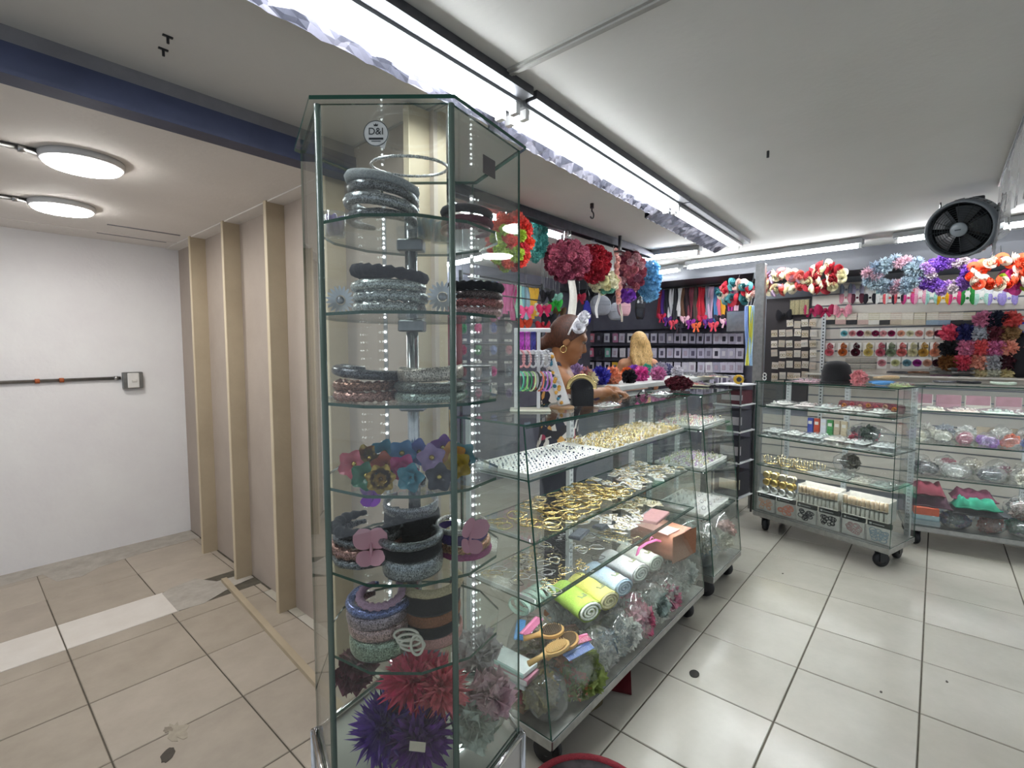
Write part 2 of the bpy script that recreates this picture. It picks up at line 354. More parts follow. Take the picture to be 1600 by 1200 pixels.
def fixture(x0, y0, x1, y1, label, tubes=2, foil=0, zc=ZC, name='fluorescent_light', r=.014):
    d = Vector((x1 - x0, y1 - y0, 0)); Ln = d.length; rz = math.atan2(d.y, d.x)
    t = thing(name, label, 'ceiling light', (x0, y0, zc - .002), rz, 'fluorescent ceiling lights')
    MB().box(0, Ln, -.05, .05, -.045, 0, .006).obj('housing', M_HOUS, t)
    ofs = (-.034, .034) if tubes == 2 else (0,)
    for o in ofs:
        MB().tube([(.03, o, -.062), (Ln - .03, o, -.062)], r, 12).obj('tube', TUBE if foil else TUBEF, t, True)
        for xx in (.008, Ln - .03): MB().box(xx, xx + .022, o - .016, o + .016, -.08, -.045).obj('lamp_holder', C('#e4e4e2', 'plastic'), t)
    if foil:
        rr = random.Random(int(x0 * 100)); n = 60
        def fn(u, v):
            return (u * Ln, .055 + foil * v, -.02 - .05 * v + .006 * math.sin(u * n * 1.7 + v * 4) * (v > .1) + rr.uniform(-.0012, .0012))
        MB().sheet(fn, n, 4).sheet(lambda u, v: (u * Ln, .055 + foil, -.07 + .07 * v), n, 1).obj('reflector', M_FOIL, t)
        MB().box(0, Ln, -.105, -.055, -.03, 0).obj('side_channel', C('#5b5c60', 'metal', rough=.5), t)
fx = [(-.75, 1.20, 1.405, 1.222), (1.425, 1.225, 2.985, 1.275), (3.005, 1.28, 4.47, 1.33)]
fixture(*fx[0], 'twin-tube fluorescent light directly above the glass tower', 2, .05)
fixture(*fx[1], 'twin-tube fluorescent light in the middle of the long ceiling row', 2, .075)
fixture(*fx[2], 'single-tube fluorescent light at the far end of the long ceiling row', 1, .13)
fixture(5.13, 2.02, 5.0, .50, 'long fluorescent tube above the far wall, beside the recess post', 1)
fixture(4.98, .30, 4.86, -.75, 'fluorescent tube above the far wall, behind the fan', 1)
fixture(2.0, 2.26, 3.14, 2.22, 'fluorescent tube behind the steel beam above the hanging bouquets', 1)
fixture(4.36, 2.30, 4.42, 1.62, 'short fluorescent tube above the recess seen past the hanging garlands', 1)
fixture(5.35, 2.95, 5.22, 2.12, 'fluorescent tube next to the recess post, half hidden by garlands', 1)
a, b_ = at(680, 418, Z=2.37), at(758, 402, Z=2.37)
fixture(a.x, a.y, b_.x, b_.y, 'fluorescent tube deep in the shop seen through the glass tower', 1)
# ------------------------------------------------------------------ glass cases
M_BASE = C('#a9aaa8', 'metal', rough=.4); M_RUB = C('#1b1c20', 'plastic', rough=.5); M_STD = C('#cfd3d3', 'plastic'); M_HOLE = C('#4a4d50', 'matte')
BLK = C('#151517', 'plastic')
caster_me = MB().box(-.025, .025, -.025, .025, .076, .084).box(-.018, -.014, -.018, .018, .03, .078).box(.014, .018, -.018, .018, .03, .078).mesh('caster', M_DARK)
wheel_me = MB().lathe([(.012, -.012), (.034, -.012), (.037, -.006), (.037, .006), (.034, .012), (.012, .012)], 18, 'x').mesh('wheel', M_RUB, True)
hub_me = MB().lathe([(.001, -.0135), (.014, -.0135), (.014, .0135), (.001, .0135)], 12, 'x').mesh('wheel_hub', C('#6e6f72', 'metal'), True)
def caster(t, x, y, rz, sc=1.0):
    c = ob('caster', caster_me, t, (x, y, 0), (0, 0, rz), None, sc); ob('wheel', wheel_me, c, (0, 0, .038)); ob('wheel_hub', hub_me, c, (0, 0, .038))
def case(name, label, loc, rz, L, D, H, sl, shelves, led=True, zb=.165, ovh=.0, topd=None, rs=0.0):
    """glass display case: x along its length, y front to back"""
    t = thing(name, label, 'display case', loc, rz, 'glass display cases')
    def yf(z): return sl * (z - zb) / (H - zb)
    MB().box(0, L, 0, D, .126, zb, .004).box(.004, L - .004, .01, D - .01, .121, .126).obj('base', M_BASE, t)
    MB().pane([(0, yf(zb), zb), (L, yf(zb), zb), (L, yf(H), H), (0, yf(H), H)], -.005).obj('front_glass', [GLASS, GEDGE], t)
    for nm, x in (('end_glass', .0), ('end_glass', L - .005)):
        MB().pane([(x, .008, zb), (x, yf(H) + .008, H), (x, D - .01, H), (x, D - .01, zb)], -.005 if x == 0 else -.005).obj(nm, [GLASS, GEDGE], t)
    MB().pane([(-.008, yf(H) - .012, H), (L + .008, yf(H) - .012, H), (L + .008, D + .01, H), (-.008, D + .01, H)], .008).obj('top_glass', [GLASS, GEDGE], t)
    for z in shelves:
        MB().pane([(.012, yf(z) + .012, z - .006), (L - .012, yf(z) + .012, z - .006), (L - .012, D - .03, z - .006), (.012, D - .03, z - .006)], .006).obj('shelf', [GLASS, GEDGE], t)
    for x in ([.03, L / 2, L - .06] if L > .7 else [.03, L - .06]):
        u = MB().box(x, x + .032, D - .022, D, zb, H).obj('upright', M_STD, t)
        h = MB(); k = zb + .03
        while k < H - .02: h.box(x + .010, x + .013, D - .0228, D - .022, k, k + .012).box(x + .019, x + .022, D - .0228, D - .022, k, k + .012); k += .025
        h.obj('slot_holes', M_HOLE, u)
        for z in shelves: MB().box(x + .013, x + .019, yf(z) + .06, D - .02, z - .02, z - .0065).obj('shelf_bracket', M_STD, t)
    if led:
        for z in [H] + list(shelves)[::-1][:3]:  # the strips under the shelves are added to brighten the goods
            q = 0 if z == H else .014
            MB().box(.02, L - .02, yf(z) + .010 + q, yf(z) + .0118 + q, z - .0125 if name != 'glass_cabinet' else z - .012, z - .0065).box(.02, L - .02, yf(z) + .0118 + q, yf(z) + .020 + q, z - .0085, z - .0065).obj('added_strip_shield', GEDGE, t)  # added shield in glass-edge colour that hides the strip from the front
            MB().box(.03, L - .03, yf(z) + .0125 + q, yf(z) + .0195 + q, z - .0115, z - .0088).obj('light_strip', LED, t)
    for x, y, r_ in ((.075, .075, .3), (L - .075, .075, -.5), (.075, D - .08, .9), (L - .075, D - .08, 0)): caster(t, x, y, r_, 1.44)
    return t
SH1 = (.617, .832, 1.05)
C1 = case('glass_counter', 'long slant-fronted glass counter full of gold jewellery beside the glass tower', (1.29, .935, 0), 0, 1.45, .45, 1.24, .125, SH1)
C2 = case('glass_counter', 'short slant-fronted glass counter just beyond the long jewellery counter', (2.90, .935, 0), 0, .53, .45, 1.235, .10, (.50, .78, 1.03))
r3 = math.atan2(-.93, -.28)
C3 = case('glass_cabinet', 'glass cabinet on wheels with paper packets of hair ties along its bottom', (4.375, 1.115, 0), r3, .975, .42, 1.245, .0, (.56, .80, 1.05))
C4 = case('glass_cabinet', 'brightly lit glass cabinet with a green cloth and dark scarves inside', (4.79, .13, 0), math.radians(-81), 1.45, .42, 1.235, .0, (.54, .80, 1.05))
def inl(t, x, y, z=0.0):
    """a point of case t's own frame in the room"""
    return Matrix.LocRotScale(t.location, t.rotation_euler, None) @ Vector((x, y, z))

# ------------------------------------------------------------------ hexagonal glass tower
fh = Vector((math.cos(YAW), math.sin(YAW), 0)); TS = .2355
TC = fh * 1.078 + RT * -.2185
TROT = YAW - PI / 2 - math.radians(.8)          # local x = to the right, local y = away
TZ0, TZ1 = .62, 1.925
tw = thing('glass_tower', 'tall six-sided glass display tower of headbands and hair clips', 'display case', (TC.x, TC.y, 0), TROT)
hexp = [(TS * math.cos(a), TS * math.sin(a)) for a in [math.radians(-120 + 60 * k) for k in range(6)]]
for k in range(6):
    a, b_ = Vector((*hexp[k], 0)), Vector((*hexp[(k + 1) % 6], 0))
    MB().pane([a + Vector((0, 0, TZ0)), b_ + Vector((0, 0, TZ0)), b_ + Vector((0, 0, TZ1)), a + Vector((0, 0, TZ1))], -.005).obj('glass_side', [GLASS_T, GEDGE], tw)
for k in (0, 1):   # the seams of the two front corners
    q = Vector((*hexp[k], 0)) * .985
    MB().tube([q + Vector((0, 0, TZ0)), q + Vector((0, 0, TZ1))], .006, 8).obj('corner_seam', C('#5d6f66', 'plastic', rough=.25), tw, True)
MB().pane([(x * 1.055, y * 1.055, TZ1 + .002) for x, y in hexp], .007).obj('top_plate', [GLASS_T, GEDGE], tw)
bs = MB().prism([(x * 1.02, y * 1.02) for x, y in hexp], .06, TZ0 - .012).obj('base', C('#bdb9b2', 'paint'), tw)
for k in range(6):
    a, b_ = Vector((*hexp[k], TZ0)) * 1.02, Vector((*hexp[(k + 1) % 6], TZ0)) * 1.02; a.z = b_.z = TZ0 - .004
    MB().tube([a, b_], .008, 8).obj('chrome_rim', C('#c9c9c8', 'metal', rough=.15), tw, True)
    MB().tube([(a.x * 1.01, a.y * 1.01, .05), (a.x * 1.01, a.y * 1.01, TZ0)], .008, 8).obj('chrome_edge', C('#c9c9c8', 'metal', rough=.15), tw, True)
for k in range(4): caster(tw, .15 * math.cos(k * PI / 2 + .6), .15 * math.sin(k * PI / 2 + .6), k)
pole = MB().tube([(0, 0, TZ0), (0, 0, 1.80)], .0135, 16).obj('pole', C('#b9babb', 'metal', rough=.2), tw, True)
cap = MB()
for k in range(6): cap.lathe([(.012, 1.80 + k * .0085), (.0185, 1.8015 + k * .0085), (.0185, 1.8065 + k * .0085), (.012, 1.808 + k * .0085)], 18)
cap.obj('pole_cap', C('#a9abab', 'metal', rough=.25), tw, True)
TSH = [1.745, 1.573, 1.400, 1.232, 1.062, .890]
def ngon(r, n, rot=0.0): return [(r * math.cos(2 * PI * k / n + rot), r * math.sin(2 * PI * k / n + rot)) for k in range(n)]
for z in TSH:
    MB().pane([(x, y, z - .006) for x, y in ngon(.192, 12, PI / 12)], .006).obj('shelf', [GLASS_T, GEDGE], tw)
    MB().box(-.028, .028, -.018, .018, z - .032, z - .0065, .003).obj('shelf_clamp', C('#8f9192', 'metal', rough=.3), tw)
MB().pane([(x * .97, y * .97, TZ0 + .004) for x, y in hexp], .006).obj('floor_plate', [GLASS_T, GEDGE], tw)
for k in (3, 4):     # light strips in the two back corners, dot by dot
    q = Vector((*hexp[k], 0)) * .955
    s_ = MB().box(q.x - .005, q.x + .005, q.y + .003, q.y + .006, TZ0 + .02, TZ1 - .03).obj('light_strip', C('#8a8a88', 'plastic'), tw)
    dots = MB(); z = TZ0 + .04
    while z < TZ1 - .04: dots.ball((q.x, q.y - .001, z), .0030, 6, 5); z += .024
    dots.obj('light_dots', emit('led_dots', (.95, .97, 1), 9.0), s_, True)
bd = thing('shop_badge', 'round white shop sticker on the top front pane of the tower', 'sticker', inl(tw, -.012, hexp[0][1] - .0065, 1.872), 0)
bd.rotation_euler = (PI / 2, 0, TROT)
MB().prism(ngon(.0215, 40), -.0004, .0004).prism([(.005, -.019), (.018, -.012), (.014, -.026), (.008, -.024)], -.0004, .0004).obj('disc', C('#cfd2cf', 'paper'), bd)
rg = MB(); n = 40; o_, i_ = ngon(.0215, n), ngon(.0203, n)
rg.add([(x, y, .0008) for x, y in o_] + [(x, y, .0008) for x, y in i_], [(k, (k + 1) % n, n + (k + 1) % n, n + k) for k in range(n)]).obj('ring', C('#3b4446', 'matte'), bd)
def text(body, size, parent, loc, mat, name='lettering', rot=(0, 0, 0)):
    cu = bpy.data.curves.new(name, 'FONT'); cu.body = body; cu.size = size; cu.align_x = 'CENTER'; cu.align_y = 'CENTER'; cu.extrude = .0001
    tmp = bpy.data.objects.new(name, cu); COL.objects.link(tmp); dg = bpy.context.evaluated_depsgraph_get()
    me = bpy.data.meshes.new_from_object(tmp.evaluated_get(dg)); bpy.data.objects.remove(tmp); me.materials.clear(); me.materials.append(mat)
    return ob(name, me, parent, loc, rot)
INK = C('#23292b', 'matte')
text('D&I', .0165, bd, (0, .003, .0009), INK)
MB().box(-.0125, .0125, -.0105, -.0072, .0006, .001).obj('bar', INK, bd)
MB().box(-.008, .008, -.0135, -.0125, .0006, .001).obj('fine_print', INK, bd)
MB().prism([(-.003, .012), (.003, .012), (.004, .016), (.0015, .014), (0, .017), (-.0015, .014), (-.004, .016)], .0006, .001).obj('crown', INK, bd)
lb = at(763, 223, X=None, Y=None, Z=1.83); 
v1, v2 = Vector((*hexp[1], 0)), Vector((*hexp[2], 0)); mid = v1.lerp(v2, .48); nrm = Vector((mid.x, mid.y, 0)).normalized()
lo = inl(tw, mid.x + nrm.x * .002, mid.y + nrm.y * .002, 1.853)
lbl = MB().box(-.021, .021, -.0006, .0006, -.017, .017).obj('grey_label', C('#55504f', 'paper'), None, loc=lo, rot=(0, 0, TROT + math.radians(60)))
tag(lbl, 'small dark grey label stuck high on the tower side pane', 'sticker')
# ------------------------------------------------------------------ small-goods shapes
def band_mesh(a=.066, b=.074, w=.012, h=.016, arc=290, n=34, bump=0.0, k=8, seed=1, wave=0):
    """an alice band lying flat: horseshoe open at the back (+y)"""
    rr = random.Random(seed); pts = []; rs = []
    for i in range(n + 1):
        t = math.radians(90 + (360 - arc) / 2 + arc * i / n); e = min(1, 4 * min(i, n - i) / n + .45)
        pts.append((a * math.cos(t), b * math.sin(t), .0))
        rs.append(e * (1 + bump * (rr.random() - .5) + wave * math.sin(i * 2.1)))
    return MB().tube(pts, [w * q for q in rs], k, sx=1, sy=h / w)
_bm = {}
def band(kind):
    if kind in _bm: return _bm[kind]
    P = dict(puff=dict(w=.013, h=.0125, n=40), pad=dict(w=.0095, h=.0105, n=40, bump=.12), thin=dict(w=.005, h=.008), flat=dict(w=.0035, h=.014, n=40),
             bead=dict(w=.0085, h=.0105, n=60, wave=.16, bump=.2), braid=dict(w=.012, h=.0115, n=46, wave=.22), tall=dict(w=.004, h=.022, n=44))[kind]
    m = band_mesh(**P)
    _bm[kind] = m.mesh('headband', C('#888888', 'fabric'), True)
    return _bm[kind]
HH = dict(puff=.0125, pad=.0105, thin=.008, flat=.014, bead=.011, braid=.0122, tall=.022)
def bandobj(kind, mat, loc, rz, label, tilt=(0, 0), sc=1.0, group='headbands in the glass tower'):
    o = ob('headband', band(kind), None, loc, (tilt[0], tilt[1], rz), mat, sc)
    return tag(o, label, 'headband', group)
def petal_mesh(l=.03, wd=.0255, curl=.006, n=6):
    m = MB()
    def fn(u, v):
        x = (u - .5) * wd * math.sin(PI * (.12 + .80 * v)) * 1.05; y = l * v
        return (x, y, curl * math.sin(PI * v) + .35 * abs(u - .5) * wd * .8 + curl * v)
    return m.sheet(fn, 4, n)
def puff_mesh(n=160, R=.05, size=.022, wd=.016, seed=1, core=.55, flat=1.0, jit=.5, hemi=False):
    """ruffled ball of petals"""
    rr = random.Random(seed); m = MB().ball((0, 0, 0), R * core, 10, 7, sz=flat)
    for i in range(n):
        z = 1 - 2 * (i + .5) / n; z = abs(z) if hemi else z; ph = i * 2.39996 + rr.uniform(-.3, .3); q = math.sqrt(max(0, 1 - z * z))
        d = Vector((q * math.cos(ph), q * math.sin(ph), z))
        d2 = (d + Vector((rr.uniform(-jit, jit), rr.uniform(-jit, jit), rr.uniform(-jit, jit)))).normalized()
        s_ = d2.cross(Vector((rr.uniform(-1, 1), rr.uniform(-1, 1), rr.uniform(-1, 1)))).normalized(); u = s_.cross(d2)
        p = d * R * core * .9; p.z *= flat
        ln = (R * (1 - core) + size * rr.uniform(.1, .8)); wq = wd * rr.uniform(.6, 1.2)
        a = p - s_ * wq * .3; b_ = p + s_ * wq * .3; mdl = p + d2 * ln * .6 - s_ * wq * .6 + u * wq * .25; mdr = p + d2 * ln * .6 + s_ * wq * .6 + u * wq * .25; tp = p + d2 * ln + u * wq * rr.uniform(-.6, .3)
        ce_ = p + d2 * ln * .6 - u * wq * .15
        m.add([a, b_, mdr, tp, mdl, ce_], [(0, 1, 5), (1, 2, 5), (2, 3, 5), (3, 4, 5), (4, 0, 5)])
    return m
def rose_mesh(R=.03, seed=1):
    """a rose: nested cupped petals"""
    m = MB(); rr = random.Random(seed)
    for k, (rad, h, cnt) in enumerate(((.25, .95, 3), (.5, .85, 4), (.8, .65, 5), (1.0, .4, 5))):
        for i in range(cnt):
            t0 = 2 * PI * i / cnt + k * .7
            def fn(u, v):
                t = t0 + (u - .5) * 2 * PI / cnt * 1.35; r = R * rad * (.35 + .65 * v ** .7) * (1 + .06 * math.sin(u * 9)); return (r * math.cos(t), r * math.sin(t), R * (h * v - .15 * k * .3 * v * v) - .1 * R)
            m.sheet(fn, 3, 2)
    return m
DUM = C('#999999', 'petal')
PUFFS = [puff_mesh(150, .05, .02, .02, s).mesh('pompom', DUM) for s in (1, 2)]
FEATH = [puff_mesh(260, .05, .05, .012, s, .4, 1, .6).mesh('feather_puff', DUM) for s in (3, 4)]
TULLE = [puff_mesh(120, .05, .03, .035, s, .45, .9, .8).mesh('tulle_puff', DUM) for s in (5, 6)]
ROSES = [rose_mesh(.03, s).mesh('rose', DUM, True) for s in (1, 2)]
PETAL = petal_mesh().mesh('petal', DUM, True)
WING = MB().sheet(lambda u, v: (.040 * v, (u - .5) * .036 * math.sin(PI * (.08 + .84 * v)) ** .7 + .004 * v, .008 * v), 6, 8).mesh('wing', DUM, True)
CLIP = MB().box(-.022, .022, -.005, .005, -.006, .0, .002).box(-.018, -.014, -.012, -.004, -.018, -.004).box(.014, .018, -.012, -.004, -.018, -.004).box(-.003, .003, -.012, -.004, -.018, -.004).mesh('claw_clip', C('#333333', 'plastic'))
def flower_clip(loc, rot, h, label, sc=1.0, kind='plastic', n=5, ctr='#d9c26b', group='flower claw clips on the tower', petals=PETAL, layers=1):
    t = thing('flower_clip', label, 'hair clip', loc, group=group, rot=rot); t.scale = (sc, sc, sc); mt = C(h, kind)
    for L_ in range(layers):
        for k in range(n): ob('petal', petals, t, (0, 0, L_ * .004), (.25 + .5 * L_, 0, 2 * PI * (k + .5 * L_) / n), mt, 1 - .25 * L_)
    MB().ball((0, 0, .006), .006, 8, 5, sz=.6).obj('centre', C(ctr, 'gold' if ctr == '#d9c26b' else 'plastic'), t, True)
    ob('claw', CLIP, t, (0, 0, -.002))
    return t
def butterfly(loc, rot, h, label, sc=1.0):
    t = thing('butterfly_clip', label, 'hair clip', loc, rot=rot); t.scale = (sc, sc, sc); mt = C(h, 'plastic')
    for s_ in (1, -1):
        o = ob('upper_wing', WING, t, (0, .006, 0), (0, -.35 * s_, .75 * s_), mt, (s_, 1, 1)); o = ob('lower_wing', WING, t, (0, -.006, 0), (0, -.35 * s_, -.75 * s_), mt, (s_ * .68, .8, .8))
    MB().tube([(0, -.022, 0), (0, 0, .003), (0, .02, 0)], [.0012, .003, .0015], 6).obj('body', mt, t, True)
    return t

# ------------------------------------------------------------------ goods in the tower
def tl(px, y): return (px - 800) / FPX * (1.078 + y) + .2185
def TP(px, y, z): return inl(tw, tl(px, y), y, z)
SHN = ['top shelf', 'second shelf', 'third shelf', 'fourth shelf', 'fifth shelf', 'lowest shelf']
def stack(px, y, sh, items, tag_, sc=1.0, rz=0.0, dz=0.0):
    z = TSH[sh] + .0005 + dz; n = len(items)
    for i, (kind, h, mk, desc, tilt) in enumerate(items):
        hh = HH[kind] * sc; z += hh
        pos = 'lowest' if i == 0 else 'topmost' if i == n - 1 else ORD[i] + ' from below'
        bandobj(kind, C(h, mk), TP(px + RN.uniform(-3, 3), y + RN.uniform(-.004, .004), z + abs(tilt[0]) * .06 * sc + abs(tilt[1]) * .06 * sc), TROT + rz + RN.uniform(-.25, .25),
                '%s headband, %s in the %s, tower\'s %s' % (desc, pos, tag_, SHN[sh]), tilt, sc)
        z += hh * .92
    return z
stack(604, -.085, 0, [('pad', '#5f6266', 'glitter', 'dark grey rhinestone', (.02, .0)), ('puff', '#8c8f93', 'glitter', 'pale grey padded', (.0, .10)), ('pad', '#4f5257', 'glitter', 'charcoal beaded', (.0, .14)), ('puff', '#a0a3a5', 'fabric', 'light grey plush', (.0, .17))], 'grey stack', .92)
stack(732, -.01, 0, [('pad', '#7a3a48', 'glitter', 'dusty rose beaded', (0, 0)), ('puff', '#5c2136', 'fabric', 'maroon padded', (0, 0)), ('puff', '#26262f', 'fabric', 'black padded', (.0, .05))], 'maroon stack', .72)
stack(612, -.075, 1, [('bead', '#a4aaa8', 'glitter', 'pearl-grey beaded', (0, 0)), ('bead', '#9aa2a2', 'glitter', 'silver rhinestone', (0, 0)), ('pad', '#a3aba8', 'glitter', 'grey diamond-pattern', (0, 0)), ('braid', '#26242c', 'fabric', 'black ribbed', (.0, .10))], 'silver stack', .98)
stack(742, .0, 1, [('bead', '#b08384', 'glitter', 'pink crystal', (0, 0)), ('bead', '#8a2422', 'glitter', 'red crystal', (0, 0)), ('pad', '#3a1719', 'glitter', 'dark red beaded', (0, 0)), ('braid', '#17171d', 'fabric', 'black spiky', (0, 0))], 'red stack', .82)
stack(575, -.07, 2, [('bead', '#9c6b5c', 'glitter', 'rose-gold sequin', (0, 0)), ('bead', '#7e4a28', 'glitter', 'copper sequin', (0, 0)), ('pad', '#35363f', 'glitter', 'black sequin', (.0, .10))], 'copper stack', .95)
stack(675, -.09, 2, [('pad', '#8fa096', 'glitter', 'silver-green glitter', (0, 0)), ('pad', '#4e534a', 'glitter', 'olive glitter', (.0, 0)), ('flat', '#a39a8c', 'glitter', 'champagne thin', (.03, -.05))], 'green-grey stack', .95)
for k, (px, y) in enumerate(((728, -.01), (742, .0))):
    b_ = thing('clear_box', ('lower' if k == 0 else 'upper') + ' clear plastic box beside the green-grey headbands in the tower', 'box', TP(735, -.01, TSH[2] + .001 + k * .034), TROT)
    MB().box(-.045, .045, -.04, .04, 0, .030, .006).obj('shell', BAGF, b_); MB().box(-.045, .045, -.04, .04, .0305, .033, .001).obj('lid', C('#9a9c9c', 'plastic'), b_)
# daisy ornaments
DPET = MB().sheet(lambda u, v: ((u - .5) * .007 * math.sin(PI * (.15 + .75 * v)), .010 + .020 * v, .003 * v), 2, 3).mesh('daisy_petal', DUM, True)
for px, y, w_ in ((535, -.05, 'the grey headbands and the tower edge'), (694, -.11, 'the silver stack and the red stack')):
    t = thing('daisy_clip', 'silver metal daisy clip standing between ' + w_, 'hair clip', TP(px, y, TSH[1] + .032), rot=(PI / 2, 0, TROT))
    for k in range(18): ob('petal', DPET, t, None, (.1, 0, 2 * PI * k / 18), C('#b9bcbf', 'metal'))
    MB().ball((0, 0, .002), .009, 12, 6, sz=.5).obj('centre', C('#9a9da1', 'metal'), t, True)
# shelf four: flower claw clips
fcl = [(553, -.09, .045, '#c2606e', 'rose-pink', 'front'), (572, -.125, .030, '#2c6b4e', 'dark green', ''), (594, -.13, .026, '#a58a45', 'gold', ''), (578, -.06, .050, '#8f7d42', 'bronze', ''), (604, -.085, .040, '#b0543a', 'rust orange', ''),
       (630, -.095, .038, '#c23c7e', 'magenta', ''), (645, -.135, .030, '#3f8698', 'teal', ''), (686, -.125, .028, '#20222f', 'navy', ''), (716, -.055, .036, '#b99a24', 'mustard yellow', ''), (705, -.02, .048, '#cf8f2a', 'amber', ''),
       (674, -.05, .050, '#a88fc2', 'lilac', ''), (655, -.02, .055, '#5f74b8', 'periwinkle', ''), (626, -.03, .055, '#4f8fc0', 'sky blue', ''), (600, -.01, .052, '#3f8fa8', 'turquoise', ''), (722, .0, .045, '#6fa5b4', 'pale blue', ''), (690, .03, .055, '#7a3fa0', 'violet', '')]
for i, (px, y, dz, h, nm, _) in enumerate(fcl):
    flower_clip(TP(px, y, TSH[3] + dz - .008), (PI / 2 - .15, RN.uniform(-.5, .5), TROT + RN.uniform(-.3, .3)), h, '%s flower claw clip in the row on the tower\'s fourth shelf' % nm, 1.08 if y < -.1 else 1.15, 'metal' if nm in ('gold', 'bronze') else 'plastic', 5 if nm not in ('gold', 'bronze') else 7, layers=2 if nm in ('gold', 'teal', 'magenta', 'mustard yellow') else 1)
# shelf five
stack(570, -.055, 4, [('pad', '#6b6f73', 'glitter', 'silver rhinestone', (0, 0)), ('braid', '#8a5a4e', 'glitter', 'bronze studded', (0, 0)), ('bead', '#55585c', 'glitter', 'pewter rhinestone', (0, 0)), ('braid', '#15151a', 'velvet', 'black velvet', (0, .0))], 'mixed stack', .95)
stack(643, -.115, 4, [('tall', '#8c9295', 'glitter', 'wide rhinestone mosaic', (0, 0)), ('flat', '#17171b', 'velvet', 'black ribbon', (0, 0)), ('pad', '#5d6468', 'glitter', 'dark jewelled', (0, 0))], 'rhinestone stack', .86)
stack(640, .02, 4, [('tall', '#141418', 'velvet', 'tall black satin', (0, 0)), ('tall', '#2a2a30', 'velvet', 'wide black knotted', (0, 0)), ('flat', '#8b8e92', 'glitter', 'silver edged', (.08, .0))], 'black stack', .9)
stack(722, -.03, 4, [('pad', '#a0447a', 'fabric', 'plum pink', (0, 0)), ('bead', '#a06a38', 'glitter', 'amber beaded', (0, 0)), ('flat', '#463178', 'fabric', 'purple satin', (0, 0)), ('thin', '#d8cfc4', 'glitter', 'pearl trimmed', (0, 0))], 'purple stack', .80)
butterfly(TP(576, -.150, TSH[4] + .052), (PI / 2 - .2, 0, TROT + .2), '#dfa6b4', 'pale pink butterfly clip in front of the rhinestone headbands', 1.15)
butterfly(TP(578, .0, TSH[4] + .110), (PI / 2 - .5, 0, TROT), '#8c3fb4', 'bright purple butterfly clip perched on the black velvet headbands', .95)
butterfly(TP(733, -.100, TSH[4] + .055), (PI / 2 - .2, .3, TROT + .6), '#c98aa2', 'dusky pink butterfly clip leaning on the purple headband stack', 1.1)
bandobj('braid', C('#b08ea6', 'fabric'), TP(590, -.125, TSH[4] - .048), TROT, 'mauve braided headband hanging just under the tower\'s fifth shelf', (.1, 0), .62)
# lowest shelf
stack(588, -.09, 5, [('tall', '#7f927c', 'glitter', 'sage glitter', (0, 0)), ('flat', '#a98a86', 'glitter', 'blush glitter', (0, 0)), ('flat', '#8e7d86', 'glitter', 'mauve glitter', (0, 0)), ('pad', '#5666a0', 'glitter', 'blue glitter', (0, 0))], 'glitter stack', .92)
stack(672, -.055, 5, [('flat', '#c09088', 'fabric', 'salmon ribbon', (0, 0)), ('flat', '#17171b', 'velvet', 'black studded', (0, 0)), ('flat', '#8a5a3e', 'fabric', 'brown suede', (0, 0)), ('tall', '#1b1a1e', 'velvet', 'tall black', (0, 0)), ('pad', '#b8a988', 'fabric', 'cream', (0, 0))], 'brown-and-black stack', .90)
wc = MB()
for k in range(3): wc.tube([(.024 * math.cos(a) + k * .006, 0, .012 * math.sin(a) - k * .010) for a in [2 * PI * q / 20 for q in range(20)]], .0028, 6, True)
wc.tube([(.012 * math.cos(a) + .022, -.004, .020 * math.sin(a) - .018) for a in [2 * PI * q / 20 for q in range(20)]], .0028, 6, True)
tag(wc.obj('spiral_hair_clip', C('#d8d4c4', 'plastic'), None, True, TP(630, -.150, TSH[5] + .052), (0, 0, TROT)), 'white looped plastic hair clip in front of the glitter headbands', 'hair clip')
def puff(mesh_, loc, h, r, label, cat='hair puff', name='hair_puff', kind='petal', group=None, rz=None, sz=1.0):
    o = ob(name, mesh_, None, loc, (RN.uniform(-.3, .3), RN.uniform(-.3, .3), RN.uniform(0, 6) if rz is None else rz), C(h, kind), (r / .05, r / .05, r / .05 * sz))
    return tag(o, label, cat, group)
zb_ = TZ0 + .012
puff(FEATH[0], TP(592, -.085, zb_ + .062), '#5a2f94', .052, 'deep purple feather puff at the bottom of the tower', name='feather_puff')
puff(FEATH[1], TP(650, -.10, zb_ + .055), '#6a2a8c', .050, 'violet feather puff beside the deep purple one in the tower', name='feather_puff')
puff(FEATH[1], TP(640, -.04, zb_ + .14), '#d8486e', .052, 'hot pink feather puff heaped on the purple ones', name='feather_puff')
puff(FEATH[0], TP(685, -.05, zb_ + .13), '#e0757f', .045, 'coral pink feather puff near the tower seam', name='feather_puff')
puff(TULLE[0], TP(545, -.02, zb_ + .15), '#5f2438', .042, 'maroon tulle puff at the dark corner of the tower floor', name='tulle_puff')
puff(TULLE[1], TP(765, -.03, zb_ + .10), '#cfaeb4', .046, 'pale pink tulle puff behind the tower side pane', name='tulle_puff')
puff(TULLE[0], TP(740, -.06, zb_ + .055), '#b8c4b8', .046, 'mint white tulle puff low behind the tower side pane', name='tulle_puff')
puff(TULLE[1], TP(745, .04, zb_ + .16), '#c9c4c2', .046, 'white tulle puff high behind the tower side pane', name='tulle_puff')
puff(TULLE[0], TP(650, .10, zb_ + .06), '#8a93a0', .060, 'blue-grey tulle puff at the back of the tower floor', name='tulle_puff')
tag(MB().box(-.016, .016, -.0006, .0006, -.011, .011).obj('price_tag', C('#d9cdb8', 'paper'), None, loc=TP(646, -.158, zb_ + .085), rot=(.1, .1, TROT)), 'small cream price tag on the feather puffs', 'tag')
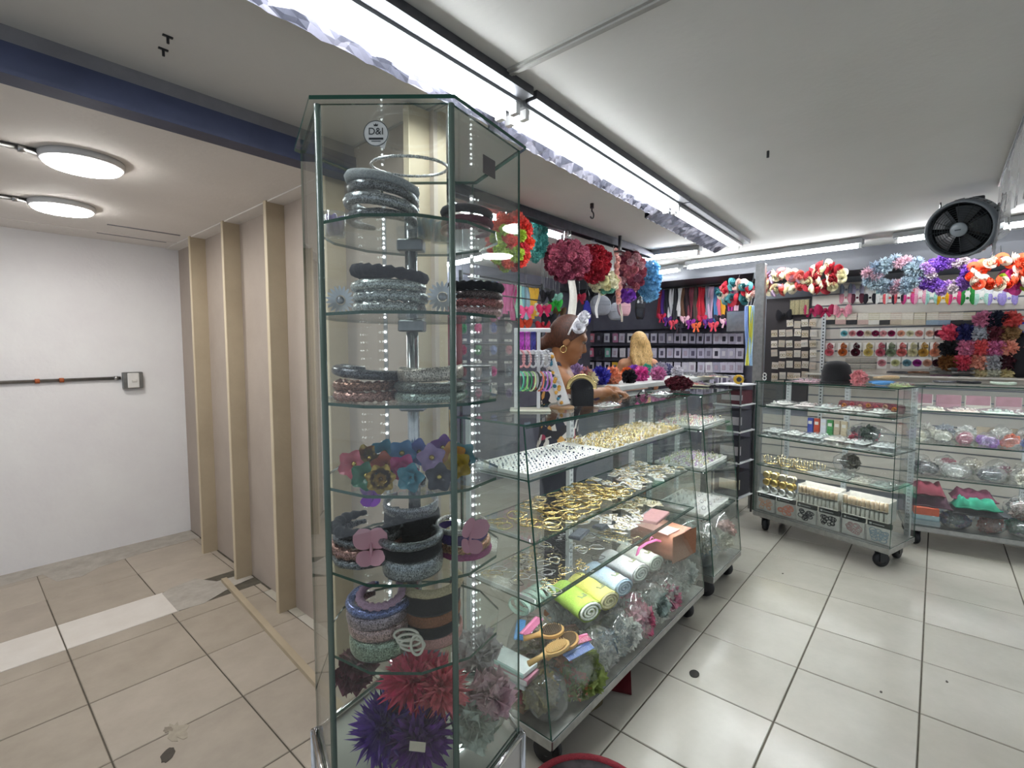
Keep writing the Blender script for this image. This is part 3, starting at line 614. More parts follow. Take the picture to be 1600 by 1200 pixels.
# clear cups and a sparkling hoop on the top shelf
for px, y, h, nm in ((666, .03, '#5fa8bc', 'turquoise'), (690, .06, '#7fb4cc', 'sky blue'), (528, .0, '#9a86c0', 'lilac')):
    t = thing('clear_cup', 'clear cup holding %s clips on the tower\'s top shelf' % nm, 'cup', TP(px, y, TSH[0] + .001))
    MB().lathe([(.020, 0), (.026, .05), (.0245, .05), (.019, .002)], 16).obj('cup_wall', BAGF, t, True)
    for k in range(4): MB().box(-.004, .004, -.010, .010, 0, .044, .002).obj('clip', C(h, 'plastic'), t, loc=(.009 * math.cos(k * 1.6), .009 * math.sin(k * 1.6), .003), rot=(.1, .15, k))
MB().tube([(.080 * math.cos(a), .080 * math.sin(a), .10 * .08 * math.sin(a) + 1.893) for a in [2 * PI * q / 60 for q in range(60)]], [.0026 + .0010 * (q % 2) for q in range(60)], 6, True).obj('sparkling_top_ring', C('#b9bdbd', 'glitter'), tw, True)
# ------------------------------------------------------------------ goods in the long counter
GOLD = C('#e2c98a', 'gold', var=.08, rough=.27); GOLD2 = C('#efe0b8', 'gold', var=.05, rough=.27); SILV = C('#c9cbcc', 'metal'); WHT = C('#e9e8e4', 'paper'); CARD = C('#efece6', 'paper'); PEARL = C('#efe9df', 'plastic')
def studs(n, m, x0, x1, y0, y1, z, mats, seed, r=.0035, kind='stud'):
    rr = random.Random(seed); b = MB()
    for i in range(n):
        for j in range(m):
            b.mi = rr.randrange(len(mats)); x = x0 + (x1 - x0) * (i + .5) / n + rr.uniform(-.003, .003); y = y0 + (y1 - y0) * (j + .5) / m + rr.uniform(-.003, .003)
            if kind == 'stud': b.ball((x, y, z + r * .7), r * rr.uniform(.7, 1.2), 6, 4)
            else:
                a = rr.uniform(0, PI); R_ = r * rr.uniform(1.4, 2.6)
                b.tube([(x + R_ * math.cos(t) * math.cos(a), y + R_ * math.cos(t) * math.sin(a), z + R_ + R_ * math.sin(t)) for t in [k * PI / 3 for k in range(6)]], r * .4, 4, True)
                if rr.random() < .5: b.ball((x, y, z + r), r * .9, 6, 4)
    return b
def tray(t0, name, label, x0, x1, y0, y1, z, n, m, mats, seed, r=.0035, kind='stud', pad=WHT, th=.012, group='jewellery trays in the glass counters', cat='tray'):
    o = inl(t0, (x0 + x1) / 2, (y0 + y1) / 2, z); w_, d_ = (x1 - x0) / 2, (y1 - y0) / 2
    t = thing(name, label, cat, o, t0.rotation_euler.z, group)
    MB().box(-w_, w_, -d_, d_, 0, th, .003).obj('pad', pad, t)
    MB().box(-w_, w_, -d_, -d_ + .004, th, th + .004).box(-w_, w_, d_ - .004, d_, th, th + .004).box(-w_, -w_ + .004, -d_, d_, th, th + .004).box(w_ - .004, w_, -d_, d_, th, th + .004).obj('rim', CARD, t)
    e = studs(n, m, -w_ + .01, w_ - .01, -d_ + .01, d_ - .01, th, mats, seed, r, kind).obj('earrings', mats, t, True); e['kind'] = 'stuff'
    return t
NVY = C('#27304a', 'plastic'); PURP = C('#7a6a9a', 'plastic')
tray(C1, 'stud_tray', 'white tray of dark stud earrings on the top shelf nearest the tower', .03, .47, .13, .40, 1.0505, 20, 11, [NVY, SILV, SILV, C('#8a8f99', 'plastic'), PEARL], 5, .0042)
tray(C1, 'stud_tray', 'narrow tray of silver and black studs beside the dark stud tray', .48, .60, .13, .40, 1.0505, 6, 12, [SILV, NVY, PEARL], 6, .0042)
tn = ['pearl and gold hoop', 'plain gold hoop', 'gold drop earring', 'gold and white earring', 'pale gold earring']
for k in range(5):
    x = .61 + k * .163
    tray(C1, 'earring_tray', 'white tray of %ss, %s from the tower among the gold trays' % (tn[k], ORD[k]), x, x + .155, .125, .40, 1.0505, 9, 14, [GOLD, GOLD2, PEARL, GOLD], 20 + k, .0048, 'hoop', pad=CARD)
bang = [MB().tube([(R_ * math.cos(a), R_ * math.sin(a), 0) for a in [2 * PI * q / 28 for q in range(28)]], r_, 6, True).mesh('bangle', GOLD, True) for R_, r_ in ((.034, .0030), (.031, .0036), (.028, .0026))]
rr = random.Random(3); cells = {}
def drop(x, y, g, z0, th):
    k = (int(x / g), int(y / g)); cells[k] = cells.get(k, 0) + 1; return z0 + .002 + (cells[k] - 1) * th
for i in range(96):
    if i < 34: x, y = rr.uniform(.055, .45), rr.uniform(.12, .37)
    else: x, y = min(.80, max(.42, rr.gauss(.62, .10))), rr.uniform(.12, .38)
    z = drop(x, y, .055, .832, .006)
    b_ = ob('bangle', bang[i % 3], None, inl(C1, x, y, z + .004), (rr.uniform(-.12, .12) * (1 if i < 34 else 1.8), rr.uniform(-.12, .12), 0), GOLD if i % 4 else GOLD2)
    tag(b_, 'gold bangle lying in the pile on the middle shelf of the long counter', 'bangle', 'gold bangles in the long counter')
ecard = MB().box(-.024, .024, -.030, .030, 0, .0012).mesh('earring_card', CARD)
hoop2 = MB().tube([(.012 * math.cos(a), .012 * math.sin(a), 0) for a in [2 * PI * q / 16 for q in range(16)]], .0016, 5, True).mesh('hoop', GOLD, True)
def card(loc, rot, label, group, mat=None, cat='earring card', sc=1.0):
    o = ob('earring_card', ecard, None, loc, rot, mat or CARD, sc); tag(o, label, cat, group)
    for s_ in (-.011, .011): ob('hoop', hoop2, o, (s_, rr.uniform(-.012, .008), .003), None, rr.choice((GOLD, GOLD2, GOLD)))
    return o
for i in range(64):
    x, y = rr.uniform(.80, 1.40), rr.uniform(.12, .38)
    card(inl(C1, x, y, drop(x, y, .06, .834, .005)), (rr.uniform(-.2, .2), rr.uniform(-.2, .2), rr.uniform(0, 6)), 'white earring card with gold hoops heaped beyond the bangles on the middle shelf', 'earring cards beyond the bangles', rr.choice((CARD, WHT, C('#d9dcd6', 'paper'))))
# third shelf
chain = [MB().tube([((.03 + .006 * math.sin(3 * a)) * math.cos(a), (.03 + .004 * math.cos(2 * a)) * math.sin(a) * .8, 0) for a in [2 * PI * q / 30 for q in range(30)]], .0014, 5, True).mesh('bracelet', GOLD, True),
         MB().tube([(.10 * (q / 20 - .5), .012 * math.sin(q * .9), 0) for q in range(21)], .0015, 5).mesh('bracelet', GOLD, True)]
for i in range(70):
    x, y = rr.uniform(.04, .80), rr.uniform(.09, .38)
    o = ob('bracelet', chain[i % 2], None, inl(C1, x, y, drop(x, y, .05, .619, .004)), (rr.uniform(-.1, .1), 0, rr.uniform(0, 6)), rr.choice((GOLD, GOLD2, SILV, C('#4a4648', 'metal'))))
    tag(o, 'thin chain bracelet spread on the lower shelf of the long counter', 'bracelet', 'bracelets on the lower shelf of the long counter')
for k, (x, y, rz, nm) in enumerate(((.62, .30, .2, 'nearer the tower'), (.80, .27, -.1, 'farther from the tower'))):
    t = thing('velvet_box', 'flat dark grey velvet jewellery box, the one %s' % nm, 'box', inl(C1, x, y, .632), rz)
    MB().box(-.065, .065, -.03, .03, 0, .014, .003).obj('tray_base', C('#4b5058', 'velvet'), t); MB().box(-.055, .055, -.022, .022, .014, .017, .002).obj('cushion', C('#6a7078', 'velvet'), t)
for i in range(32):
    x, y = rr.uniform(.72, 1.1), rr.uniform(.14, .38)
    card(inl(C1, x, y, drop(x, y, .06, .637, .005)), (rr.uniform(-.2, .2), rr.uniform(-.25, .25), rr.uniform(0, 6)), 'white earring card scattered on the lower shelf near the velvet boxes', 'earring cards by the velvet boxes')
for i in range(30):
    x, y = rr.uniform(1.1, 1.42), rr.uniform(.22, .40)
    card(inl(C1, x, y, drop(x, y, .06, .619, .005)), (rr.uniform(-.2, .2), rr.uniform(-.25, .25), rr.uniform(0, 6)), 'earring card in the gold heap at the far end of the lower shelf', 'earring cards at the far end of the lower shelf', C('#e9e2c8', 'paper'))
t = thing('spiral_notebook', 'pink spiral-bound notebook on the lower shelf of the long counter', 'notebook', inl(C1, 1.08, .14, .632), .1)
MB().box(-.10, .10, -.05, .05, 0, .016, .003).obj('cover', C('#d6a3a2', 'paper'), t)
for k in range(14): MB().tube([(-.09 + k * .0135, .05 + .007 * math.cos(a), .008 + .010 * math.sin(a)) for a in [2 * PI * q / 10 for q in range(10)]], .0016, 5, True).obj('ring', C('#e6e6e6', 'metal'), t, True)
# ---- bottom of the long counter
def cloth_roll(loc, rz, Ln, r, h, label, stripe=None):
    t = thing('rolled_towel', label, 'towel', loc, rz, 'rolled towels in the long counter')
    pts = [(r * 1.15 * math.cos(a) * (1 + .06 * math.sin(3 * a)), r * .8 * math.sin(a) + r * .8) for a in [2 * PI * k / 24 for k in range(24)]]
    def fn(u, v):
        k = u * 24; a = 2 * PI * u; q = pts[int(k) % 24]; return (q[0] * (1 + .02 * math.sin(v * 12)), (v - .5) * Ln, q[1] + .002 * math.sin(v * 20 + u * 9))
    MB().sheet(fn, 24, 10).obj('roll', C(h, 'fabric'), t, True)
    for s_ in (-1, 1):
        sp = [((r * .95 * (1 - k / 40)) * math.cos(k * .5) * 1.1, s_ * Ln / 2, (r * .72 * (1 - k / 40)) * math.sin(k * .5) + r * .8) for k in range(38)]
        MB().tube(sp, .006, 5).obj('rolled_edge', C(stripe or h, 'fabric'), t, True)
    MB().box(-.02, .02, -.012, .012, 0, .0015).obj('stitched_mark', C('#8a8f6a', 'fabric'), t, loc=(r * .1, -.05, r * 1.58), rot=(0, 0, .3))
    return t
# crumpled clear bags of goods that fill the case floor
def lump(rx, ry, rz_, seed, n=14, m=9, amp=.16):
    b = MB().ball((0, 0, 0), 1, n, m)
    b.v = [(x * rx * (1 + amp * noise.noise(Vector((x * 2, y * 2, z * 2 + seed)))), y * ry * (1 + amp * noise.noise(Vector((x * 2, y * 2 + seed, z * 2)))), max(-rz_ * .8, z * rz_ * (1 + amp * 1.5 * noise.noise(Vector((x * 2.5 + seed, y * 2.5, z * 2.5)))))) for x, y, z in b.v]
    return b
def goods_bag(t0, x, y, z, rx, ry, rz_, h, label, seed, fill=TULLE, nfill=4, cat='bag of goods', group='clear bags of goods in the glass cases'):
    t = thing('clear_bag', label, cat, inl(t0, x, y, z + rz_ * .8), t0.rotation_euler.z + RN.uniform(-.2, .2), group)
    hs = h if isinstance(h, (list, tuple)) else [h]; rq = random.Random(seed)
    lump(rx, ry, rz_, seed).obj('film', BAGF, t, True)
    for k in range(nfill):
        s_ = min(rx, ry, rz_) * rq.uniform(.55, .75)
        ob('packed_piece', fill[k % 2], t, (rq.uniform(-.5, .5) * rx, rq.uniform(-.5, .5) * ry, rq.uniform(-.3, .3) * rz_), (rq.uniform(0, 3), rq.uniform(0, 3), 0), C(rq.choice(hs), 'petal'), s_ / .05)
    return t
bags = [(.10, .10, .085, .08, .085, ['#8c8560', '#b39b4e', '#6d7a58'], 'olive and gold trimmings in a clear bag at the tower end', .166), (.27, .087, .088, .083, .09, ['#b9a33f', '#c47a4c', '#8a9a50'], 'yellow and orange trimmings in a clear bag', .166),
        (.44, .087, .088, .083, .10, ['#a9b4b0', '#8fa0a8', '#c2c6bd'], 'grey lace in a clear bag near the case front', .166), (.60, .087, .088, .083, .10, ['#d7d9d2', '#aab5b0', '#93a2a8'], 'white lace in a clear bag near the case front', .166),
        (.76, .087, .088, .083, .11, ['#c65f80', '#d8a2b0', '#b7b9b4'], 'pink lace bows in a clear bag', .166), (.93, .087, .088, .083, .11, ['#aab3ab', '#c6cbc2', '#8fa09a'], 'mint lace in a clear bag', .166), (1.10, .087, .088, .083, .10, ['#c27f92', '#cfd1ca', '#a5b0a8'], 'pink and white lace in a clear bag', .166), (1.30, .10, .10, .085, .12, ['#c9cfc8', '#b5c0ba'], 'plain white lace in a clear bag at the far end', .166),
        (.25, .28, .13, .11, .13, ['#8f8a6a', '#a3907a'], 'beige trimmings in a big bag behind the brushes', .166), (.58, .29, .14, .11, .14, ['#b4bdb6', '#98a59f'], 'pale green lace in a big bag behind the towels', .166), (.95, .29, .16, .11, .14, ['#c5c8c0', '#d5d5cf'], 'white lace in a big bag behind the towels', .166), (1.28, .30, .12, .11, .14, ['#b89a8a', '#c8c2ba'], 'beige lace in a big bag behind the brown pouch', .166)]
for i, (x, y, rx, ry, rz_, hs, lb_, z) in enumerate(bags): goods_bag(C1, x, y, z, rx, ry, rz_, hs, lb_, i + 1, nfill=5)
def flatpack(t0, x, y, z, w_, d_, h_, cols, label, name='packet', rz=0.0, cat='packet', group=None):
    t = thing(name, label, cat, inl(t0, x, y, z), t0.rotation_euler.z + rz, group)
    MB().box(-w_, w_, -d_, d_, 0, h_, .004).obj('wrap', C(cols[0], 'film'), t)
    if len(cols) > 1: MB().box(-w_ * .92, w_ * .92, -d_ - .001, d_ * .8, h_ * .3, h_ + .0012).obj('print_band', C(cols[1], 'film'), t)
    return t
flatpack(C1, .06, .25, .280, .045, .11, .022, ['#e6e4e6', '#e09ab0'], 'white packet with a pink band at the tower end of the case', rz=.1)
flatpack(C1, .065, .26, .258, .045, .11, .020, ['#d9dde0'], 'pale silver packet under the pink-banded one', rz=.06)
flatpack(C1, .065, .25, .306, .045, .10, .020, ['#bfe0dc', '#e9f2f0'], 'mint packet on top of the pink-banded one', rz=.02)
flatpack(C1, .07, .27, .200, .045, .11, .026, ['#7c2430'], 'dark red box low at the tower end of the case', 'box', cat='box')
flatpack(C1, .08, .27, .168, .055, .12, .028, ['#6b4a34'], 'brown box at the very bottom of the tower end', 'box', cat='box')
def brush(loc, rot, h, bh, label, Ln=.1, w_=.036):
    t = thing('hair_brush', label, 'hairbrush', loc, rot=rot, group='hairbrushes in the long counter')
    MB().prism([(w_ * math.cos(a) * (1 + .0 * a), Ln * .5 * math.sin(a)) for a in [2 * PI * k / 24 for k in range(24)]], 0, .012).obj('paddle', C(h, 'wood'), t)
    MB().tube([(0, -Ln * .45, .006), (0, -Ln * .7, .006), (0, -Ln * 1.15, .006)], [.013, .009, .011], 10).obj('handle', C(h, 'wood'), t, True)
    MB().prism([(w_ * .78 * math.cos(a), Ln * .41 * math.sin(a)) for a in [2 * PI * k / 24 for k in range(24)]], .012, .016).obj('cushion', C(bh, 'plastic'), t)
    b = MB()
    for i in range(-3, 4):
        for j in range(-5, 6):
            if (i / 3.6) ** 2 + (j / 5.6) ** 2 < 1: b.tube([(i * w_ * .2, j * Ln * .072, .015), (i * w_ * .2, j * Ln * .072, .027)], .0011, 4)
    o = b.obj('bristles', C('#4a3d30' if bh != '#c9a66a' else '#e2c48c', 'plastic'), t); o['kind'] = 'stuff'
brush(inl(C1, .15, .09, .385), (.15, -.05, -1.9), '#d2ac6c', '#c9a66a', 'light wooden paddle brush with pale bristles at the tower end', .11, .034)
brush(inl(C1, .20, .15, .405), (.1, .1, -2.15), '#c99c5c', '#5a4632', 'wooden brush with dark bristles leaning on the pale one', .10, .036)
brush(inl(C1, .235, .10, .37), (.2, .1, -1.7), '#c49250', '#6a5238', 'tan wooden brush underneath the other two', .10, .038)
def comb(loc, rot, h, label):
    t = thing('hair_comb', label, 'comb', loc, rot=rot, group='combs in the long counter')
    MB().box(-.07, .07, -.006, .006, 0, .008, .003).obj('spine', C(h, 'plastic'), t)
    b = MB()
    for k in range(22): b.box(-.066 + k * .0063, -.063 + k * .0063, -.030, -.006, .002, .006)
    b.obj('teeth', C(h, 'plastic'), t)
comb(inl(C1, .27, .16, .385), (.2, 0, -.5), '#3a2622', 'dark brown comb lying beside the brushes'); comb(inl(C1, .27, .10, .365), (.3, 0, -.4), '#e0568c', 'hot pink comb below the brown comb')
comb(inl(C1, .25, .07, .345), (.3, 0, -.2), '#6a8fd8', 'blue comb tucked under the pink comb'); comb(inl(C1, .13, .27, .40), (.1, 0, .6), '#5f9ad0', 'sky blue comb behind the wooden brushes'); comb(inl(C1, .18, .25, .402), (.1, 0, .2), '#e68ab0', 'light pink comb behind the wooden brushes')
cloth_roll(inl(C1, .43, .20, .385), -.35, .22, .052, '#b4d65a', 'lime green rolled towel, nearest to the brushes', '#d9dfd0')
cloth_roll(inl(C1, .56, .19, .385), -.30, .22, .048, '#efe27a', 'pale yellow rolled towel between the green and blue ones', '#cfc79a')
cloth_roll(inl(C1, .69, .19, .395), -.30, .22, .048, '#c2d6ee', 'pale blue rolled towel between the yellow and floral ones', '#9fb4c4')
cloth_roll(inl(C1, .85, .19, .40), -.25, .22, .052, '#eeeeea', 'plain white rolled towel between the blue and floral ones', '#c9cfc8')
cloth_roll(inl(C1, 1.0, .18, .40), -.25, .21, .050, '#d8dad0', 'white floral rolled towel next to the brown pouch', '#b9c0b4')

hg = thing('padded_hanger', 'bright pink plastic hanger arched over the floral towel', 'hanger', inl(C1, 1.06, .15, .485), -.2)
MB().tube([(-.11, 0, -.03), (-.09, 0, .01), (-.03, 0, .022), (.05, 0, .02), (.10, 0, .0), (.115, 0, -.05)], .007, 8).obj('bar', C('#f07ab4', 'plastic'), hg, True)
MB().tube([(.0, 0, .02), (.0, 0, .035), (.012, 0, .045), (.024, 0, .035)], .004, 6).obj('hook', C('#f07ab4', 'plastic'), hg, True)
pc = thing('brown_pouch', 'folded brown and pink satin pouch at the far end of the long counter', 'pouch', inl(C1, 1.27, .17, .385), -.15)
def fn(u, v):
    a = 2 * PI * u; return (.12 * math.copysign(abs(math.cos(a)) ** .5, math.cos(a)) * (1 - .02 * math.sin(v * 5)), (v - .5) * .26, .075 + .075 * math.copysign(abs(math.sin(a)) ** .5, math.sin(a)) + .004 * math.sin(u * 40))
MB().sheet(fn, 32, 8).obj('fold', C('#a8725a', 'wood', sc=3), pc, True)
MB().box(-.118, .118, -.131, -.127, .004, .146, .002).obj('front_flap', C('#9c6a4e', 'fabric'), pc); MB().box(-.12, .0, -.10, .12, .149, .153, .001).obj('pink_lining', C('#e0b0a4', 'fabric'), pc)
for k in range(6):
    o = thing('mint_cord', 'coil of pale mint cord behind the green towel, %s in the row' % ORD[k], 'cord', inl(C1, .19 + k * .035, .31, .455), group='mint cord coils'); o.rotation_euler = (0, 1.2, .3)
    for q in range(3): MB().tube([(.045 * math.cos(a), .045 * math.sin(a), q * .006) for a in [2 * PI * w_ / 20 for w_ in range(20)]], .0032, 5, True).obj('loop', C('#b4cfc0', 'fabric'), o, True)

# ------------------------------------------------------------------ goods in the short counter
tray(C2, 'necklace_tray', 'white tray of pearl and pink earrings on the top shelf of the short counter', .03, .50, .12, .40, 1.031, 14, 9, [PEARL, C('#e6a8b8', 'plastic'), GOLD2, SILV], 41, .005, 'hoop')
tray(C2, 'necklace_tray', 'white tray of pastel earrings on the middle shelf of the short counter', .03, .50, .10, .40, .781, 14, 9, [PEARL, C('#cfa8d8', 'plastic'), GOLD2, C('#c9d8a8', 'plastic')], 42, .005, 'hoop')
tray(C2, 'white_pad_tray', 'plain white pad with few pearls on the lower shelf of the short counter', .03, .50, .08, .40, .501, 7, 5, [PEARL, SILV], 43, .005, 'hoop')
goods_bag(C2, .15, .11, .166, .11, .085, .15, ['#b9b6a8', '#8aa0a8', '#d9d9d2'], 'white and teal trimmings in a clear bag, front of the short counter', 61, nfill=6)
goods_bag(C2, .39, .11, .166, .11, .085, .15, ['#c9c8b8', '#a8b8a8', '#caa8a0'], 'cream and rose trimmings in a clear bag, rounded end of the short counter', 62, nfill=6)
goods_bag(C2, .27, .30, .166, .20, .10, .15, ['#c9d0c8', '#b5b8a8'], 'pale trimmings in a clear bag at the back of the short counter', 63, nfill=6)
# ------------------------------------------------------------------ goods in the wheeled cabinet
def pk_ties(x, h, bh, label):
    t = thing('hair_tie_packet', label, 'packet', inl(C3, x, .05, .166), r3, 'packets of hair ties')
    MB().box(-.072, .072, 0, .02, 0, .115, .003).obj('clear_pouch', C('#c9c6c2', 'film'), t)
    MB().box(-.072, .072, -.001, .021, .115, .150, .002).obj('header_card', C('#26292b', 'paper'), t)
    MB().box(-.06, -.045, -.0018, -.001, .126, .139).box(-.04, .03, -.0018, -.001, .130, .134).obj('header_print', C('#b9bcbc', 'paper'), t)
    q = MB(); rr_ = random.Random(int(x * 999))
    for k in range(14):
        cx, cz, R_ = rr_.uniform(-.045, .045), rr_.uniform(.025, .09), rr_.uniform(.012, .022)
        q.tube([(cx + R_ * math.cos(a), -.002, cz + R_ * math.sin(a) * .8) for a in [2 * PI * w_ / 14 for w_ in range(14)]], .003, 4, True)
    q.obj('hair_ties', C(h, 'fabric'), t, True)
for k, (h, nm) in enumerate((('#d9a58c', 'peach'), ('#dc8f7c', 'salmon'), ('#24262e', 'black'), ('#1c1e26', 'jet black'), ('#b99a9a', 'rainbow pastel'), ('#8fa0ac', 'blue pastel'))):
    pk_ties(.085 + k * .161, h, '#222', 'packet of %s hair ties, %s along the cabinet bottom' % (nm, ORD[k]))
MB_sp = MB().lathe([(.012, 0), (.030, 0), (.030, .004), (.024, .006), (.024, .036), (.030, .038), (.030, .042), (.012, .042)], 18, 'y')
spool = MB_sp.mesh('spool', C('#cbb070', 'metal'), True)
for r_ in range(3):
    for c_ in range(4):
        h, nm = (('#d8d8d4', 'white'), ('#cdb06a', 'gold'), ('#d9c48a', 'pale gold'))[r_]
        if r_ == 2 and c_ > 1: h, nm = '#c9c0a8', 'champagne'
        t = ob('ribbon_spool', spool, None, inl(C3, .075 + c_ * .066, .06, .352 + r_ * .061), (0, 0, r3), C(h, 'metal'))
        tag(t, '%s ribbon spool, %s row up, %s along, in the wheeled cabinet' % (nm, ORD[r_], ORD[c_]), 'spool', 'ribbon spools in the wheeled cabinet')
bs_ = MB().box(.01, .30, .03, .20, .318, .321).obj('spool_board', WHT, None, loc=C3.location, rot=(0, 0, r3)); tag(bs_, 'thin white board under the ribbon spools', 'board')
roll_me = MB().lathe([(.004, 0), (.0125, 0), (.0125, .052), (.009, .058), (.004, .058)], 12).mesh('scalloped_roll', DUM, True)
for bx in range(2):
    x0 = .34 + bx * .315
    t = thing('roll_carton', 'open white carton of lace rolls, the one %s the cabinet middle' % ('before' if bx == 0 else 'past'), 'carton', inl(C3, x0 + .145, .10, .321), r3)
    MB().box(-.145, .145, -.06, .06, 0, .004).box(-.145, .145, .055, .06, .004, .15).box(-.145, -.141, -.06, .06, .004, .14).box(.141, .145, -.06, .06, .004, .14).obj('carton', C('#dcd8cf', 'paper'), t)
    MB().box(-.145, .145, -.06, .055, .073, .076).obj('divider', C('#8f8a80', 'paper'), t)
    for r_ in range(2):
        for k in range(10):
            o = ob('lace_roll', roll_me, None, inl(C3, x0 + .017 + k * .0284, .055, .3255 + r_ * .0725), (0, 0, r3), C('#dedcd4' if r_ == 0 else '#dcc4a8', 'fabric'))
            tag(o, '%s lace roll, %s along the carton %s the cabinet middle' % ('white' if r_ == 0 else 'peach', ORD[k], 'before' if bx == 0 else 'past'), 'lace roll', 'lace rolls in the wheeled cabinet')
def crumple_pack(t0, x, y, z, w_, d_, h, label, seed, name='clear_packet', tilt=.0, rz=0.0, th=.032, group='clear packets in the glass cabinets', inner=None):
    t = thing(name, label, 'packet', inl(t0, x, y, z), t0.rotation_euler.z + rz, group); t.rotation_euler.x = 0
    def fn(u, v): return ((u - .5) * 2 * w_, (v - .5) * 2 * d_, tilt * v + th * (.4 + .6 * math.sin(PI * u) * math.sin(PI * v)) + .006 * noise.noise(Vector((u * 9, v * 9, seed))))
    MB().sheet(fn, 14, 10).sheet(lambda u, v: ((.5 - u) * 2 * w_, (v - .5) * 2 * d_, .0), 1, 1).obj('film', BAGF, t, True)
    MB().box(-w_ * .86, w_ * .86, -d_ * .84, d_ * .84, .001, .003).obj('insert_card', C(h, 'paper'), t)
    q = MB(); rr_ = random.Random(seed)
    for k in range(10): q.ball((rr_.uniform(-.8, .8) * w_, rr_.uniform(-.8, .8) * d_, th * .35), th * .35, 8, 5)
    q.obj('contents', C(h, 'petal') if not inner else inner, t, True)
    return t
for k in range(6): crumple_pack(C3, .08 + k * .16, .15 + .01 * (k % 2), .801, .078, .11, ('#c9cfca', '#d2d4ce', '#bfc6c4', '#d6d2c8', '#c8ccc8', '#d0d6d2')[k], 'crinkled clear packet, %s along the cabinet\'s middle shelf' % ORD[k], 70 + k, rz=RN.uniform(-.15, .15))
for k in range(6): crumple_pack(C3, .09 + k * .155, .15, .835, .074, .10, ('#d9ddd9', '#e2e4de', '#d0d6d4', '#e4e0d8', '#d8dcd8', '#e0e4e2')[k], 'crinkled clear packet, %s in the upper layer of the middle shelf' % ORD[k], 270 + k, rz=RN.uniform(-.25, .25))
for k in range(5): crumple_pack(C3, .14 + k * .17, .17, 1.066, .075, .09, ('#e9e6e0', '#e8dcd8', '#d9dfda', '#eeeae2', '#e5e8e0')[k], 'crinkled white packet, %s in the upper layer of the cabinet top shelf' % ORD[k], 290 + k, rz=RN.uniform(-.3, .3))
for k in range(4): crumple_pack(C3, .46 + k * .14, .14, .561, .068, .10, ('#b9bdb4', '#a9b0a6', '#c4c2b0', '#98a89c')[k], 'clear packet, %s along, beyond the gold tiaras' % ORD[k], 80 + k, rz=RN.uniform(-.15, .15))
for k in range(5): crumple_pack(C3, .10 + k * .17, .16, 1.051, .08, .10, ('#d9d6d0', '#e0dad4', '#c9cfca', '#e2ded6', '#d5d8d0')[k], 'flat white packet, %s along the cabinet\'s top shelf' % ORD[k], 90 + k, rz=RN.uniform(-.2, .2), th=.014)
for k in range(6):
    t = thing('gold_tiara', 'gold tiara with pearls, %s from the cabinet\'s recess end' % ORD[k], 'tiara', inl(C3, .08 + k * .065, .10 + .09 * (k % 2), .562), r3, 'gold tiaras in the wheeled cabinet'); t.scale = (1.5, 1.5, 1.5)
    MB().tube([(.036 * math.cos(a), .030 * math.sin(a) + .01, .006) for a in [PI * q / 14 + PI for q in range(15)]], .003, 6).obj('hoop', GOLD, t, True)
    for q in range(7):
        a = PI + PI * (q + .5) / 7; hh = .05 - .006 * abs(q - 3)
        MB().tube([(.036 * math.cos(a), .030 * math.sin(a) + .01, .006), (.038 * math.cos(a), .032 * math.sin(a) + .01, hh)], [.003, .0012], 5).ball((.038 * math.cos(a), .032 * math.sin(a) + .01, hh), .005, 6, 5).obj('spike', GOLD2, t, True)
for k, (h, nm) in enumerate((('#3a4a9c', 'blue'), ('#b8442c', 'red'), ('#d9d9e0', 'white'), ('#3a8a4a', 'green'), ('#b9a890', 'tan'), ('#c7b79a', 'cream'))):
    t = thing('card_booklet', '%s standing booklet at the back of the cabinet\'s middle shelf' % nm, 'booklet', inl(C3, .27 + k * .05, .34, .801), r3)
    MB().box(-.021, .021, -.01, .01, 0, .15, .002).obj('cover', C(h, 'paper'), t); MB().box(-.014, .014, -.0106, -.01, .10, .125).obj('title_patch', C('#d9d7d0', 'paper'), t)
fr = thing('floral_roll', 'long roll of dark red floral ribbon on the cabinet\'s top shelf', 'ribbon roll', inl(C3, .72, .26, 1.090), r3)
MB().lathe([(.005, -.20), (.034, -.20), (.036, 0), (.034, .20), (.005, .20)], 18, 'x').obj('roll', C('#6a3038', 'fabric', sc=60, var=.6), fr, True)
for k in range(7):
    a = .6 * k; o = ob('printed_flower', ROSES[k % 2], fr, (-.16 + k * .053, -.033, .012 * (k % 2)), (PI / 2, 0, 0), C(('#c98a4a', '#b84a5a', '#d8b49a')[k % 3], 'petal'), .55)
goods_bag(C3, .72, .28, .806, .17, .09, .085, ['#3a3340', '#54404c', '#2c3a34', '#b0445a'], 'dark scarves in a clear bag at the back of the cabinet\'s middle shelf', 71, nfill=6)
goods_bag(C3, .55, .33, .562, .09, .07, .085, ['#4a443c', '#6a5a48', '#d9d9d4'], 'dark brown pompoms in a clear bag behind the tiaras', 72, nfill=4)

# ------------------------------------------------------------------ goods in the lit cabinet
for k in range(6):
    h = ('#e9e2d0', '#e8d6cc', '#d8e6da', '#efefe8', '#f0eee6', '#efeae0')[k]
    crumple_pack(C4, .13 + k * .19, .13, 1.051, .09, .10, h, 'pale trimming strip, %s along the lit cabinet\'s top shelf' % ORD[k], 110 + k, th=.034)
c4s = [('#ece6d2', 'cream flower'), ('#eee9dc', 'ivory flower'), ('#d98aa0', 'pink rose'), ('#b78ad0', 'lilac puff'), ('#d8643a', 'orange flower'), ('#8a9ad8', 'blue ribbon'), ('#3a2428', 'dark wine beads'), ('#e4ecdf', 'white tulle'), ('#dfe8dc', 'mint tulle')]
for k, (h, nm) in enumerate(c4s):
    goods_bag(C4, .09 + k * .125, .14, .801, .062, .08, .055, [h], '%s packet on the lit cabinet\'s middle shelf' % nm, 120 + k, nfill=3, fill=PUFFS)
